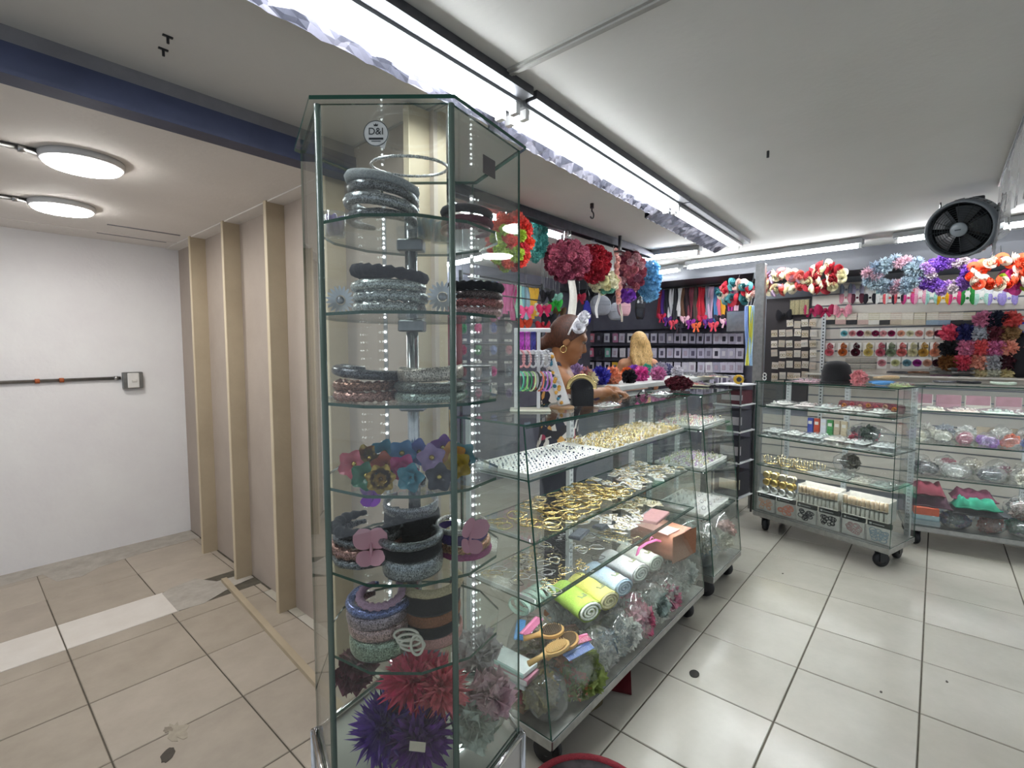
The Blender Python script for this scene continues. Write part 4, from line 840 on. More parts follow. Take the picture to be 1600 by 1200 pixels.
for k in range(3):
    puff(TULLE[k % 2], inl(C4, .14 + k * .125, .34, .801 + .06), ('#d8d4cc', '#b9bcc2', '#e4e2de')[k], .052, '%s tulle rosette at the back of the lit cabinet' % ('cream', 'grey', 'white')[k], 'rosette', 'tulle_rosette')
for k in range(2): flatpack(C4, .50 + k * .13, .36, .801, .055, .008, .11, ['#cfc8ba', '#b9a890'], '%s beige carded ribbon at the back of the lit cabinet' % ('plain' if k == 0 else 'second'), 'ribbon_card')
c4t = [('#2a2c32', 'black sequin'), ('#e3e3de', 'white lace'), ('#53565c', 'charcoal knit'), ('#d9d4c4', 'cream lace'), ('#e0dccb', 'ivory lace'), ('#d0d6cc', 'pale lace')]
for k, (h, nm) in enumerate(c4t):
    goods_bag(C4, .12 + k * .19, .15, .541, .09, .09, .06, [h], '%s bundle on the lit cabinet\'s lower shelf' % nm, 140 + k, nfill=4)
bk = [('#c9b8b0', 'rosy beige'), ('#a84a5c', 'berry red'), ('#d8d0c0', 'oatmeal'), ('#8a5a6a', 'mauve'), ('#cfd2d0', 'silver'), ('#b06a4a', 'terracotta'), ('#d9a8b4', 'blush')]
for k, (h, nm) in enumerate(bk):
    goods_bag(C4, .11 + k * .155, .31, .541, .075, .07, .075, [h, '#d9d4cc'], '%s packet in the back row of the lit cabinet lower shelf' % nm, 180 + k, nfill=4, fill=PUFFS)
    if k > 2: goods_bag(C4, .11 + k * .155, .32, .801, .075, .06, .075, ['#dcd8cf', bk[(k + 3) % 7][0]], '%s trimmed packet in the back row of the lit cabinet middle shelf' % bk[(k + 3) % 7][1], 190 + k, nfill=4, fill=PUFFS)
for k in range(6): flatpack(C4, .10 + k * .17, .33, 1.0515, .075, .012, .10, [('#d8cfc8', '#b88a94', '#d0c8bc', '#c0a8a8', '#d8d4c8', '#b09098')[k], '#a87a84'], '%s carded bead strip at the back of the lit cabinet top shelf' % ORD[k], 'bead_card', cat='bead card')
def cloth(t0, x, y, z, w_, d_, th, h, label, seed, name='folded_scarf', cat='scarf', kind='fabric', group='scarves in the lit cabinet'):
    t = thing(name, label, cat, inl(t0, x, y, z), t0.rotation_euler.z + RN.uniform(-.1, .1), group)
    def fn(u, v):
        e = min(1, 6 * min(u, 1 - u)) * min(1, 6 * min(v, 1 - v)); return ((u - .5) * 2 * w_, (v - .5) * 2 * d_, .002 + th * e * (.75 + .35 * noise.noise(Vector((u * 4, v * 6, seed))) + .12 * math.sin(u * 20 + 3 * v + seed)))
    MB().sheet(fn, 24, 14).obj('cloth', C(h, kind), t, True)
    MB().tube([((k / 16 - .5) * 2 * w_, -d_, .008 + .004 * math.sin(k + seed)) for k in range(17)], .006, 6).obj('hem', C(h, kind), t, True)
    return t
cloth(C4, .14, .15, .395, .11, .10, .09, '#561020', 'crimson ruffled scarf in the corner of the lit cabinet', 1); cloth(C4, .16, .16, .305, .13, .11, .10, '#4a2a3a', 'dark plum scarf under the crimson one', 2)
cloth(C4, .42, .20, .38, .13, .09, .075, '#5a2038', 'wine red scarf behind the green cloth', 3); cloth(C4, .42, .11, .335, .13, .08, .085, '#177a60', 'bright green folded cloth lying across the lit cabinet', 4)
cloth(C4, .42, .15, .288, .15, .12, .06, '#26242a', 'black scarf underneath the green cloth', 5)
for k in range(3): goods_bag(C4, .68 + k * .2, .14, .295, .11, .09, .085, ['#5a2f34', '#b9a09a', '#2a2226', '#8a5a50'], 'dark floral scarves heaped in the lit cabinet, %s from the green cloth' % ORD[k], 160 + k, nfill=7, fill=PUFFS)
flatpack(C4, .13, .10, .245, .075, .07, .06, ['#d8562e'], 'bright orange box low in the lit cabinet', 'box', cat='box'); flatpack(C4, .13, .10, .206, .08, .075, .038, ['#8fa8b4', '#a8c0c8'], 'blue-grey box under the orange one', 'box', cat='box'); flatpack(C4, .13, .10, .166, .085, .075, .039, ['#b4bcc0', '#98a4aa'], 'pale grey box at the bottom of the box pile', 'box', cat='box')
for k in range(5): goods_bag(C4, .31 + k * .19, .12, .166, .10, .10, .068, [('#4a5a8c', '#5a3a6c', '#3a5a6a'), ('#a04a3c', '#4a4a7c'), ('#46407a', '#3a6a5a'), ('#5a4a8c', '#6a4a7a'), ('#405a7c', '#7a4a6a')][k], 'dark patterned cloths bagged along the lit cabinet bottom, %s from the boxes' % ORD[k], 170 + k, nfill=5)
# ------------------------------------------------------------------ far slat wall
BOWL = MB().sheet(lambda u, v: ((.010 + .032 * v) , (u - .5) * (.018 + .030 * math.sin(PI * v * .9)), .010 * math.sin(PI * v) + .004 * math.sin(u * PI)), 4, 4).mesh('bow_loop', DUM, True)
cardv = MB().box(-.045, .045, -.0015, .0015, -.08, .08).mesh('display_card', CARD)
WX = XF - .02
def W(px, py, d=.0): return at(px, py, X=WX - d)
RZ = -PI / 2      # things on the far wall face -x: local y = into the wall
def bowcard(px, py, h1, h2, label, sc=1.0):
    t = thing('bow_card', label, 'bow card', W(px, py, .006), RZ, 'bow cards on the slat wall')
    ob('card', cardv, t, None, None, None, sc)
    for z, h in ((.038, h1), (-.038, h2)):
        for s_ in (1, -1): ob('bow_loop', BOWL, t, (s_ * .002 * sc, -.004, z * sc), (PI / 2, 0, 0), C(h, 'fabric'), (s_ * sc * 1.2, sc * 2.5, sc * 1.3))
        MB().ball((0, -.012, z * sc), .011 * sc, 8, 6).obj('knot', C(h, 'fabric'), t, True)
A = [(1322, '#8a96a8', '#c98a98', 'slate and rose'), (1340, '#b4b0c8', '#5a2a3a', 'lilac and maroon'), (1360, '#e8e6e2', '#222028', 'white and black'), (1378, '#7fc4b4', '#e8e8e4', 'mint and white'), (1391, '#e6e4e0', '#d85a62', 'white and coral'), (1405, '#241c2c', '#221a28', 'black'), (1420, '#cf4450', '#d84a8c', 'red and hot pink'),
     (1438, '#eab4c4', '#e8a4ba', 'light pink'), (1456, '#cfe6de', '#a8d8cc', 'mint'), (1474, '#f0b81c', '#eeb012', 'bright yellow'), (1492, '#d84a84', '#d8447c', 'hot pink'), (1512, '#2a8a3c', '#248036', 'green'), (1534, '#f0f0e8', '#b8e0d0', 'white and mint'), (1555, '#eeeaf0', '#a89ad8', 'white and lilac'), (1577, '#b4a4dc', '#a494d4', 'lilac')]
for px, a_, b_, nm in A: bowcard(px, 459, a_, b_, '%s bow card in the top row of the far wall' % nm)
for k, (px, h, nm) in enumerate(((1268, '#b02a58', 'dark pink'), (1290, '#a8204c', 'crimson'), (1316, '#e898a8', 'rose pink'))):
    t = thing('fabric_bow', 'large %s bow below the red and white wreath' % nm, 'bow', W(px, 484, .03), RZ, 'large bows on the far wall')
    for s_ in (1, -1):
        ob('bow_loop', BOWL, t, (s_ * .004, 0, 0), (PI / 2, 0, 0), C(h, 'fabric'), (s_ * 1.8, 2.2, 1.8)); MB().box(-.012, .012, -.002, .002, -.08, 0).obj('tail', C(h, 'fabric'), t, rot=(0, s_ * .5, 0))
    MB().ball((0, -.012, 0), .018, 8, 6).obj('knot', C(h, 'fabric'), t, True)
boxm = MB().box(-.042, .042, -.02, .0, -.055, .055, .003).mesh('card_box', CARD); box2 = MB().box(-.043, .043, -.021, -.003, -.056, -.012, .002).mesh('box_base', BLK)
for k, px in enumerate((1297, 1314, 1331, 1349, 1366, 1383, 1400, 1418, 1437, 1457, 1476, 1495, 1514)):
    t = thing('ribbon_pack', 'beige ribbon pack, %s along the second row of the far wall' % ORD[k], 'packet', W(px, 498, .002), RZ, 'ribbon packs on the far wall')
    ob('pack', boxm, t, None, None, C(('#d8cfb4', '#e2d8c4', '#dac9b8', '#e6dccb')[k % 4], 'paper')); ob('band', box2, t, None, None, C(('#2a2a2c', '#c9a8a0', '#26262a', '#d0b4a8', '#e4e0d4', '#2c2a2a', '#c8b8a0', '#d8cdb4', '#d4c8b0', '#9ab0c0', '#8fa4b8', '#2a2a2e', '#303034')[k], 'paper'))
    for q in range(3): MB().box(-.04, .04, -.0212, -.0202, .0 + q * .016, .006 + q * .016).obj('ribbon_stripe', C('#f0ece0', 'paper'), t)
def pomp(px, py, h, nm, row, k, r=.072):
    puff(PUFFS[k % 2], W(px, py, .05), h, r, '%s flower pompom, %s in the %s pompom row of the far wall' % (nm, ORD[k], row), 'pompom', 'flower_pompom', group='flower pompoms on the far wall')
PR = [('top', 500, [(1537, '#d888a8', 'pink'), (1557, '#1c2438', 'navy'), (1579, '#e0605c', 'coral')]),
      ('second', 520, [(1484, '#e05470', 'raspberry pink'), (1508, '#2a2c64', 'royal navy'), (1531, '#b9bcc4', 'silver white'), (1554, '#6a2a38', 'maroon'), (1577, '#a8845a', 'tan')]),
      ('third', 544, [(1484, '#15151a', 'black'), (1509, '#e08cac', 'pink'), (1532, '#e86a6c', 'coral'), (1556, '#e084b0', 'orchid pink'), (1578, '#e8a08a', 'peach')]),
      ('fourth', 566, [(1482, '#8a5a2e', 'brown'), (1505, '#e05a70', 'raspberry'), (1529, '#eaa690', 'peach'), (1552, '#c4c4c8', 'silver white'), (1575, '#4a1c28', 'dark wine')]),
      ('lowest', 584, [(1531, '#ddd0a8', 'cream'), (1552, '#d9d9c8', 'ivory'), (1573, '#dccf9e', 'straw')])]
for row, y, L_ in PR:
    for k, (px, h, nm) in enumerate(L_): pomp(px, y, h, nm, row, k, .072 if row != 'lowest' else .052)
def flcard(px, py, h, label, n=1, sc=1.0):
    t = thing('flower_card', label, 'flower card', W(px, py, .004), RZ, 'flower cards on the far wall')
    ob('card', cardv, t, None, None, CARD if sc > .7 else C('#e2ddd8', 'paper'), (.95 * sc, 1, .80 * sc))
    for q in range(n): ob('flower', ROSES[q % 2], t, (0, -.002, (q - (n - 1) / 2) * .055 * sc), (PI / 2, 0, q), C(h, 'petal'), 1.32 * sc)
FR = [('third', 521, .75, [(1319, '#7ac0c8', 'aqua'), (1332, '#e0a0a4', 'blush'), (1344, '#8a2a5a', 'plum'), (1356, '#e0d0b8', 'cream'), (1368, '#8a2450', 'magenta'), (1380, '#e8b0b4', 'shell pink'), (1393, '#9a2c5c', 'berry'), (1408, '#e8b49c', 'peach'), (1422, '#e9e4c8', 'ivory'), (1436, '#e6a8a0', 'salmon'), (1453, '#ecc4b4', 'pale peach'), (1466, '#7a3048', 'wine')]),
      ('fourth', 546, 1.0, [(1296, '#e4808c', 'pink'), (1317, '#d8854a', 'orange'), (1337, '#5a1c2c', 'burgundy'), (1357, '#e6d48a', 'yellow'), (1376, '#d87888', 'rose'), (1392, '#9aa88a', 'sage'), (1409, '#e08a84', 'coral'), (1426, '#e2dcb8', 'pale yellow'), (1443, '#d8b05a', 'gold'), (1461, '#eaa888', 'apricot')]),
      ('fifth', 567, .85, [(1378, '#e0a4ac', 'dusty pink'), (1399, '#dfe0b4', 'lemon'), (1417, '#8ab4c0', 'teal'), (1433, '#a83a98', 'violet'), (1449, '#e2b49c', 'nude'), (1464, '#3a1420', 'black cherry')])]
for row, y, sc, L_ in FR:
    for k, (px, h, nm) in enumerate(L_): flcard(px, y, h, '%s flower card in the %s row of the far wall' % (nm, row), 2 if sc == 1.0 else 1, sc)
for k, (px, py) in enumerate(((1333, 563), (1356, 563), (1333, 573), (1356, 573))):
    t = thing('striped_pack', 'flat black-striped pack, %s of four left of the pink flower card' % ORD[k], 'packet', W(px, py, .004), RZ, 'striped packs on the far wall')
    MB().box(-.062, .062, -.012, 0, -.024, .024, .002).obj('pack', C('#d9d2c4', 'paper'), t)
    for q in range(3): MB().box(-.062, .062, -.0128, -.0118, -.018 + q * .014, -.012 + q * .014).obj('stripe', C('#2a2a2e', 'paper'), t)
for k, (px, cs, nm) in enumerate(((1402, ('#3a3c44', '#5a5c64'), 'charcoal'), (1435, ('#6a4024', '#8a5a34'), 'copper'), (1470, ('#8a2a78', '#8a8c88', '#a4a8a0'), 'grey and purple'), (1504, ('#4a4e54', '#c4cac8', '#5a5f64'), 'silver'))):
    for q, h in enumerate(cs):
        bandobj('pad', C(h, 'glitter'), W(px, 588 - q * 6, .10), PI / 2 + .1, '%s %s headband in the %s stack under the far wall rows' % (('lower', 'upper', 'top')[q], 'glitter', nm), (0, 0), 1.05, 'headbands on the far wall')
sh = MB().box(WX - .20, WX, -1.6, .98, 1.265, 1.28).obj('wall_shelf', M_SLAT); tag(sh, 'long narrow shelf along the foot of the far slat wall', 'shelf')
# white slotted standard, earring wall beside it
t = thing('slotted_standard', 'white slotted metal standard between the earring cards and slat wall', 'rail', W(1286, 545), 0)
MB().box(-.03, 0, -.018, .018, -.95, .35).obj('rail', M_STD, t); q = MB()
for k in range(40): q.box(-.0308, -.03, -.006, .006, -.93 + k * .032, -.915 + k * .032)
q.obj('slots', M_HOLE, t)
bk = MB().box(XF - .03, XF, .99, 1.40, .9, 2.05).obj('wall_earring_panel', C('#3a3638', 'fabric')); struct(bk)
vcard = MB().box(-.030, .030, -.001, .001, -.036, .036).mesh('earring_card', CARD)
for r_, y in enumerate((506, 521, 537, 553, 570, 587)):
    for c_, px in enumerate((1210, 1222, 1234, 1246, 1258, 1270)):
        if r_ == 0 and c_ < 2: continue
        o = ob('earring_card', vcard, None, W(px + RN.uniform(-1, 1), y + RN.uniform(-1.5, 1.5), .016), (0, RN.uniform(-.08, .08), RZ), C(('#d8d0c4', '#c9bca8', '#e0d8cc', '#cfc0b0')[(r_ * 5 + c_ * 3) % 4], 'paper'))
        tag(o, 'earring card, %s across in the %s row beside the white standard' % (ORD[c_], ORD[r_]), 'earring card', 'earring cards beside the white standard')
        for s_ in (-.012, .012): ob('hoop', hoop2, o, (s_, -.004, -.004), (PI / 2, 0, 0), GOLD if (r_ + c_) % 3 else SILV)
t = thing('gold_sequin_sheet', 'pale gold sequined sheet hung above the earring cards', 'sheet', W(1249, 480, .05), RZ)
MB().sheet(lambda u, v: ((u - .5) * .17, .006 * math.sin(u * 25), (v - .5) * .15), 24, 3).obj('sheet', C('#c9b184', 'glitter'), t); MB().tube([(-.09, 0, .078), (.09, 0, .078)], .004, 6).obj('rod', M_ALU, t)
bw = thing('black_bow', 'black fabric bow beside the gold sequined sheet', 'bow', W(1225, 492, .05), RZ)
for s_ in (1, -1): ob('bow_loop', BOWL, bw, None, (PI / 2, 0, s_ * .3), C('#17161c', 'velvet'), (s_ * 2, 2.4, 2))
MB().ball((0, -.01, 0), .018, 8, 6).obj('knot', C('#17161c', 'velvet'), bw, True)
# ------------------------------------------------------------------ wreaths and garlands
def wreath(c, R_, cols, label, n=16, sq=1.0, mesh_=ROSES, s=1.65, name='flower_wreath', rot=RZ, cat='wreath', layers=2, tilt=0.0, depth=.05):
    t = thing(name, label, cat, c, rot, 'wreaths hung along the far wall'); t.rotation_euler = (tilt, 0, rot); MB().tube([(0, .01, R_ * sq), (0, .125, 2.30 - c[2])], .003, 5).obj('hanging_wire', M_ALU, t); rq = random.Random(int(c[1] * 1000) + n)
    MB().tube([(R_ * math.cos(a), 0, R_ * sq * math.sin(a)) for a in [2 * PI * k / 24 for k in range(24)]], .012, 6, True).obj('ring', C('#4a5a3c', 'fabric'), t, True)
    for l_ in range(layers):
        for k in range(n):
            a = 2 * PI * (k + .5 * l_) / n; rr2 = R_ + (l_ - .5) * .05 + rq.uniform(-.012, .012)
            ob('flower', mesh_[k % 2], t, (rr2 * math.cos(a), -.02 - rq.uniform(0, depth * .5), rr2 * sq * math.sin(a)), (PI / 2 + rq.uniform(-.5, .5), rq.uniform(-.4, .4), rq.uniform(0, 6)), C(cols[(k + l_) % len(cols)], 'petal'), s * rq.uniform(.85, 1.15))
    return t
wreath(at(1222, 442, X=5.24), .13, ['#e8e2c0', '#b9a4c0', '#d97a70', '#e4ddb4', '#eae4c8', '#c9585a'], 'wide wreath of cream, lilac and coral roses beside the recess post', 18, .62)
wreath(at(1288, 434, X=5.24), .105, ['#9a1c28', '#e8e2c0', '#a81f2c', '#8e1824', '#e4dcb8'], 'wreath of dark red and cream roses above the crimson bows', 16, .85)
wreath(at(1398, 430, X=5.24), .15, ['#a8b8c4', '#b4c4cc', '#98a8b8', '#d4b0bc'], 'loose grey-blue tulle wreath hung above the mint bow cards', 14, .72, FEATH, .75, 'tulle_wreath')
wreath(at(1481, 430, X=5.24), .14, ['#7a4ab0', '#8a5cc0', '#b48ac8', '#c9bcc0', '#9468b8'], 'full purple and lilac flower wreath below the fan', 16, .75, PUFFS, .75)
wreath(at(1563, 426, X=5.2), .14, ['#f05a30', '#ece4d4', '#f06a44', '#ee5228', '#e8dcc8'], 'orange and white rose wreath beside the plastic sheet', 18, .62, ROSES, 1.35)
wreath(at(1150, 458, X=5.25), .12, ['#b01c30', '#a8182c', '#3a7a80', '#e4dcc8', '#d8b0a8', '#4a8a90'], 'red and teal rose garland hung on the recess side of the post', 16, .65)
wreath(at(1597, 432, X=5.26), .08, ['#d83a8c', '#b8d040', '#e04a98'], 'hot pink and lime wreath at the edge of the orange one', 12, .8)
# bunches of artificial flowers in bags under the steel beam
def bunch(c, rx, rz_, cols, label, n=30, mesh_=ROSES, s=1.2, bag=True, seed=1, name='flower_bunch'):
    t = thing(name, label, 'flower bunch', c, 0, 'flower bunches hung under the steel beam'); rq = random.Random(seed)
    lump(rx * .62, rx * .5, rz_ * .62, seed).obj('core', C(cols[0], 'petal'), t, True)
    for k in range(n):
        z = 1 - 2 * (k + .5) / n; q = math.sqrt(1 - z * z); ph = k * 2.4; d = Vector((q * math.cos(ph), q * math.sin(ph), z))
        p = Vector((d.x * rx * .82, d.y * rx * .7, d.z * rz_ * .82)); o = ob('flower', mesh_[k % 2], t, p, d.to_track_quat('Z', 'Y').to_euler(), C(cols[rq.randrange(len(cols))], 'petal'), s * rq.uniform(.8, 1.2))
    if bag:
        MB().tube([(0, 0, rz_ * .75), (.01, 0, rz_ * .95), (-.008, .01, rz_ * 1.15), (.0, 0, rz_ * 1.35)], [rx * .55, rx * .22, rx * .08, rx * .16], 12, caps=False).obj('bag_neck', BAGF, t, True)
        MB().tube([(0, 0, rz_ * 1.2), (0, 0, 2.36 - c[2])], .002, 5).obj('string', C('#d8d8d8', 'fabric'), t)
    return t
def G(px, py, Y=2.05): return at(px, py, Y=Y)
bunch(G(796, 378), .15, .19, ['#e2463c', '#e8583c', '#d83a4a', '#f06a5c', '#a8c040'], 'coral red and lime flower bunch seen through the tower\'s side', 36, PUFFS, .85, True, 1)
bunch(G(836, 372, 2.2), .10, .18, ['#5ab0aa', '#68bab2', '#4aa09c'], 'teal rose bunch hung beside the coral bunch', 30, PUFFS, .6, True, 2)
bunch(G(887, 408), .19, .15, ['#94405a', '#a24a62', '#86364c', '#b05a70'], 'burgundy rose bunch in a clear bag, largest of the hanging bunches', 44, PUFFS, .72, True, 3)
bunch(G(928, 412), .15, .15, ['#a8182a', '#98142a', '#b82234'], 'deep red flower bunch in a clear bag beside the burgundy one', 34, PUFFS, .72, True, 4)
bunch(G(945, 442), .13, .09, ['#e0dcb0', '#e8e4c8', '#7ab8a4', '#dcd4a8'], 'cream and mint flower bunch hanging below the red one', 26, ROSES, 1.2, False, 5)
bunch(G(985, 424), .15, .20, ['#a04a5c', '#8c3a50', '#b86a74', '#c89aa0', '#94566a'], 'dusty rose flower bunch between the red and blue ones', 40, PUFFS, .65, True, 6)
bunch(G(1015, 440), .10, .19, ['#7ab4d8', '#8cc4e4', '#68a4cc'], 'light blue feathery bunch at the end of the steel beam', 26, FEATH, .7, True, 7)
bunch(G(978, 462), .09, .06, ['#7a3aa8', '#8a4ab8'], 'violet flower bunch under the dusty rose one', 16, ROSES, 1.1, False, 8)
t = thing('rose_string', 'vertical string of pale pink roses hung beside the deep red bunch', 'garland', G(958, 395), 0)
for k in range(8): ob('rose', ROSES[k % 2], t, (.02 * math.sin(k * 1.7) + .035 * k / 4, -.02, -.055 * k), (PI / 2, .3 * k, 0), C('#e6b4ac', 'petal'), 1.3)
MB().tube([(0, 0, .1), (.07, 0, -.42)], .003, 5).obj('string', C('#d8cfc4', 'fabric'), t)
# ------------------------------------------------------------------ people (one continuous skin, clothes and hair as children)
def nets(sdf_grid, org, h):
    """surface nets over a sampled field"""
    f = sdf_grid; ins = f < 0
    c = [ins[i:ins.shape[0] - 1 + i, j:ins.shape[1] - 1 + j, k:ins.shape[2] - 1 + k] for i in (0, 1) for j in (0, 1) for k in (0, 1)]
    s_ = sum(x.astype(np.int8) for x in c); act = (s_ > 0) & (s_ < 8)
    idx = -np.ones(act.shape, np.int64); cells_ = np.argwhere(act); idx[act] = np.arange(len(cells_))
    acc = np.zeros((len(cells_), 3)); cnt = np.zeros((len(cells_), 1)); off = [np.array((i, j, k)) for i in (0, 1) for j in (0, 1) for k in (0, 1)]
    def val(o): q = cells_ + o; return f[q[:, 0], q[:, 1], q[:, 2]]
    for a in range(8):
        for b_ in range(a + 1, 8):
            d = off[b_] - off[a]
            if np.abs(d).sum() != 1: continue
            va, vb = val(off[a]), val(off[b_]); m_ = (va < 0) != (vb < 0)
            t = np.where(m_, va / np.where(m_, va - vb, 1), 0)[:, None]; acc += np.where(m_[:, None], off[a] + d * t, 0); cnt += m_[:, None]
    V = (cells_ + acc / cnt) * h + np.array(org)
    F = []
    for ax in range(3):
        d = [0, 0, 0]; d[ax] = 1; u, v = (ax + 1) % 3, (ax + 2) % 3
        n = f.shape; sl0 = tuple(slice(1, n[q] - 1) if q != ax else slice(0, n[q] - 1) for q in range(3)); sl1 = tuple(slice(1, n[q] - 1) if q != ax else slice(1, n[q]) for q in range(3))
        x = ins[sl0] != ins[sl1]; e = np.argwhere(x); base = e.copy()
        for q in range(3):
            if q != ax: base[:, q] += 1
        fl_ = ins[sl0][x]; U = np.zeros(3, int); U[u] = 1; Vv = np.zeros(3, int); Vv[v] = 1
        q0, q1, q2, q3 = [idx[tuple((base - o).T)] for o in (U + Vv, Vv, 0 * U, U)]
        qd = np.stack([q0, q1, q2, q3], 1); qd[~fl_] = qd[~fl_][:, ::-1]; F.append(qd)
    return V, np.concatenate(F)
class SDF:
    def __init__(s, lo, hi, h):
        s.lo = np.array(lo, float); s.h = h; s.n = (np.ceil((np.array(hi) - s.lo) / h) + 1).astype(int); s.f = np.full(s.n, .5, np.float32)
    def _sub(s, lo, hi, m=.05):
        a = np.clip(((np.array(lo) - m - s.lo) / s.h).astype(int), 0, s.n - 1); b_ = np.clip(((np.array(hi) + m - s.lo) / s.h).astype(int) + 2, 1, s.n)
        g = np.meshgrid(*[s.lo[q] + s.h * np.arange(a[q], b_[q]) for q in range(3)], indexing='ij'); return tuple(slice(a[q], b_[q]) for q in range(3)), g
    def _join(s, sl, d, k, cut=False):
        f = s.f[sl]
        if cut: s.f[sl] = np.maximum(f, -d); return
        hh = np.clip(.5 + .5 * (d - f) / k, 0, 1); s.f[sl] = d * (1 - hh) + f * hh - k * hh * (1 - hh)
    def cone(s, a, b_, ra, rb, k=.02):
        a, b_ = np.array(a, float), np.array(b_, float); R_ = max(ra, rb); sl, g = s._sub(np.minimum(a, b_) - R_, np.maximum(a, b_) + R_)
        d = b_ - a; t = np.clip(sum((g[q] - a[q]) * d[q] for q in range(3)) / max(1e-9, d @ d), 0, 1)
        s._join(sl, np.sqrt(sum((g[q] - a[q] - d[q] * t) ** 2 for q in range(3))) - (ra + (rb - ra) * t), k); return s
    def ell(s, c, r, k=.02, R=None, cut=False):
        c, r = np.array(c, float), np.array(r, float); m_ = r.max(); sl, g = s._sub(c - m_, c + m_)
        p = [g[q] - c[q] for q in range(3)]
        if R is not None: p = [sum(R[j][i] * p[j] for j in range(3)) for i in range(3)]
        k0 = np.sqrt(sum((p[q] / r[q]) ** 2 for q in range(3))); k1 = np.sqrt(sum((p[q] / r[q] ** 2) ** 2 for q in range(3)))
        s._join(sl, k0 * (k0 - 1) / np.maximum(k1, 1e-6), k, cut); return s
    def half(s, n, c):
        """keep where n.x < c"""
        g = np.meshgrid(*[s.lo[q] + s.h * np.arange(s.n[q]) for q in range(3)], indexing='ij'); s.f = np.maximum(s.f, sum(n[q] * g[q] for q in range(3)) - c).astype(np.float32); return s
    def obj(s, name, mat, parent=None):
        V, F = nets(s.f, s.lo, s.h); me = bpy.data.meshes.new(name); me.from_pydata(V.tolist(), [], F.tolist()); me.materials.append(mat)
        me.polygons.foreach_set('use_smooth', [True] * len(F)); me.update(); return ob(name, me, parent)
def rotm(pitch):      # about y, head dips forward (+x)
    c, s_ = math.cos(pitch), math.sin(pitch); return np.array([[c, 0, s_], [0, 1, 0], [-s_, 0, c]])
def person(label, loc, rz, HC, pitch, arms, skin, hair, hairstyle, top, trousers, h=.0055):
    Rm = rotm(pitch); HC = np.array(HC)
    def H(p): return HC + Rm @ np.array(p)
    b = SDF((-.26, -.38, -.01), (.48, .34, 1.74), h)
    for s_ in (-1, 1):
        b.cone((0, s_ * .09, .90), (.01, s_ * .09, .48), .085, .056).cone((.01, s_ * .09, .48), (-.015, s_ * .09, .08), .052, .036).cone((-.03, s_ * .09, .045), (.13, s_ * .10, .03), .04, .03)
    b.ell((0, 0, .94), (.115, .165, .15), .04).ell((0, 0, 1.09), (.095, .125, .16), .04).ell((.01, 0, 1.25), (.105, .145, .16), .04).cone((0, -.13, 1.37), (0, .13, 1.37), .052, .052, .04)
    for s_ in (-1, 1): b.ell((.075, s_ * .065, 1.245), (.06, .06, .06), .04)
    b.cone((-.005, 0, 1.37), H((-.02, 0, -.07)), .056, .048, .03)
    b.ell(H((-.012, 0, .012)), (.095, .074, .108), .02, Rm).ell(H((.035, 0, -.05)), (.058, .056, .072), .03, Rm).ell(H((.062, 0, -.098)), (.024, .026, .02), .025, Rm)
    b.cone(H((.078, 0, .018)), H((.103, 0, -.028)), .007, .0115, .010).ell(H((.094, 0, -.034)), (.010, .017, .008), .008, Rm)
    b.ell(H((.085, 0, -.060)), (.012, .021, .007), .006, Rm).ell(H((.083, 0, -.072)), (.012, .018, .006), .006, Rm).ell(H((.070, 0, .034)), (.020, .05, .012), .02, Rm)
    for s_ in (-1, 1):
        b.ell(H((.082, s_ * .030, .012)), (.010, .015, .008), .006, Rm, True).ell(H((-.005, s_ * .074, -.012)), (.020, .009, .032), .006, Rm).ell(H((.055, s_ * .04, -.03)), (.03, .025, .025), .02, Rm)
    for s_, elbow, wrist, hd in arms:
        sh_ = (0, s_ * .165, 1.365); b.cone(sh_, elbow, .046, .035, .03).cone(elbow, wrist, .036, .024, .02)
        w_, d = np.array(wrist, float), np.array(hd, float); d /= np.linalg.norm(d); sd_ = np.cross(d, (0, 0, 1)); sd_ /= np.linalg.norm(sd_)
        b.cone(w_, w_ + d * .045, .024, .026, .015).cone(w_ + d * .05 - sd_ * .022, w_ + d * .05 + sd_ * .022, .016, .015, .02)
        for q, ln in zip((-.027, -.009, .009, .026), (.055, .066, .062, .048)):
            k0 = w_ + d * .062 + sd_ * q; k1 = k0 + d * ln * .55 + np.array((0, 0, -.006)); k2 = k1 + d * ln * .42 + np.array((0, 0, -.022)); b.cone(k0, k1, .0095, .0085, .005).cone(k1, k2, .0085, .007, .005)
        tq = w_ + d * .015 + sd_ * (-s_) * .022 * -1; b.cone(tq, tq + d * .035 - sd_ * (-s_) * .022 * 1, .012, .0095, .008).cone(tq + d * .035 - sd_ * (-s_) * .022, tq + d * .062 - sd_ * (-s_) * .020, .0095, .008, .005)
    o = b.obj('person', C(skin, 'skin')); o.location = loc; o.rotation_euler = (0, 0, rz); tag(o, label, 'person')
    c = SDF((-.2, -.26, .86), (.24, .26, 1.46), .008)
    c.ell((0, 0, .94), (.125, .175, .15), .04).ell((0, 0, 1.09), (.108, .140, .17), .04).ell((.01, 0, 1.24), (.118, .158, .16), .04)
    for s_ in (-1, 1): c.ell((.078, s_ * .065, 1.245), (.068, .068, .068), .04)
    c.f = np.maximum(c.f, -10); c.half((0, 0, 1), 1.335)
    for s_ in (-1, 1): c.cone((.085, s_ * .085, 1.30), (.0, s_ * .095, 1.425), .016, .016, .01).cone((.0, s_ * .095, 1.425), (-.075, s_ * .085, 1.30), .016, .016, .01)
    c.obj('top', top, o)
    p = SDF((-.2, -.24, .08), (.22, .24, 1.02), .010); p.ell((0, 0, .93), (.128, .178, .14), .04)
    for s_ in (-1, 1): p.cone((0, s_ * .09, .88), (.01, s_ * .09, .48), .10, .074, .03).cone((.01, s_ * .09, .48), (-.015, s_ * .09, .12), .074, .062, .02)
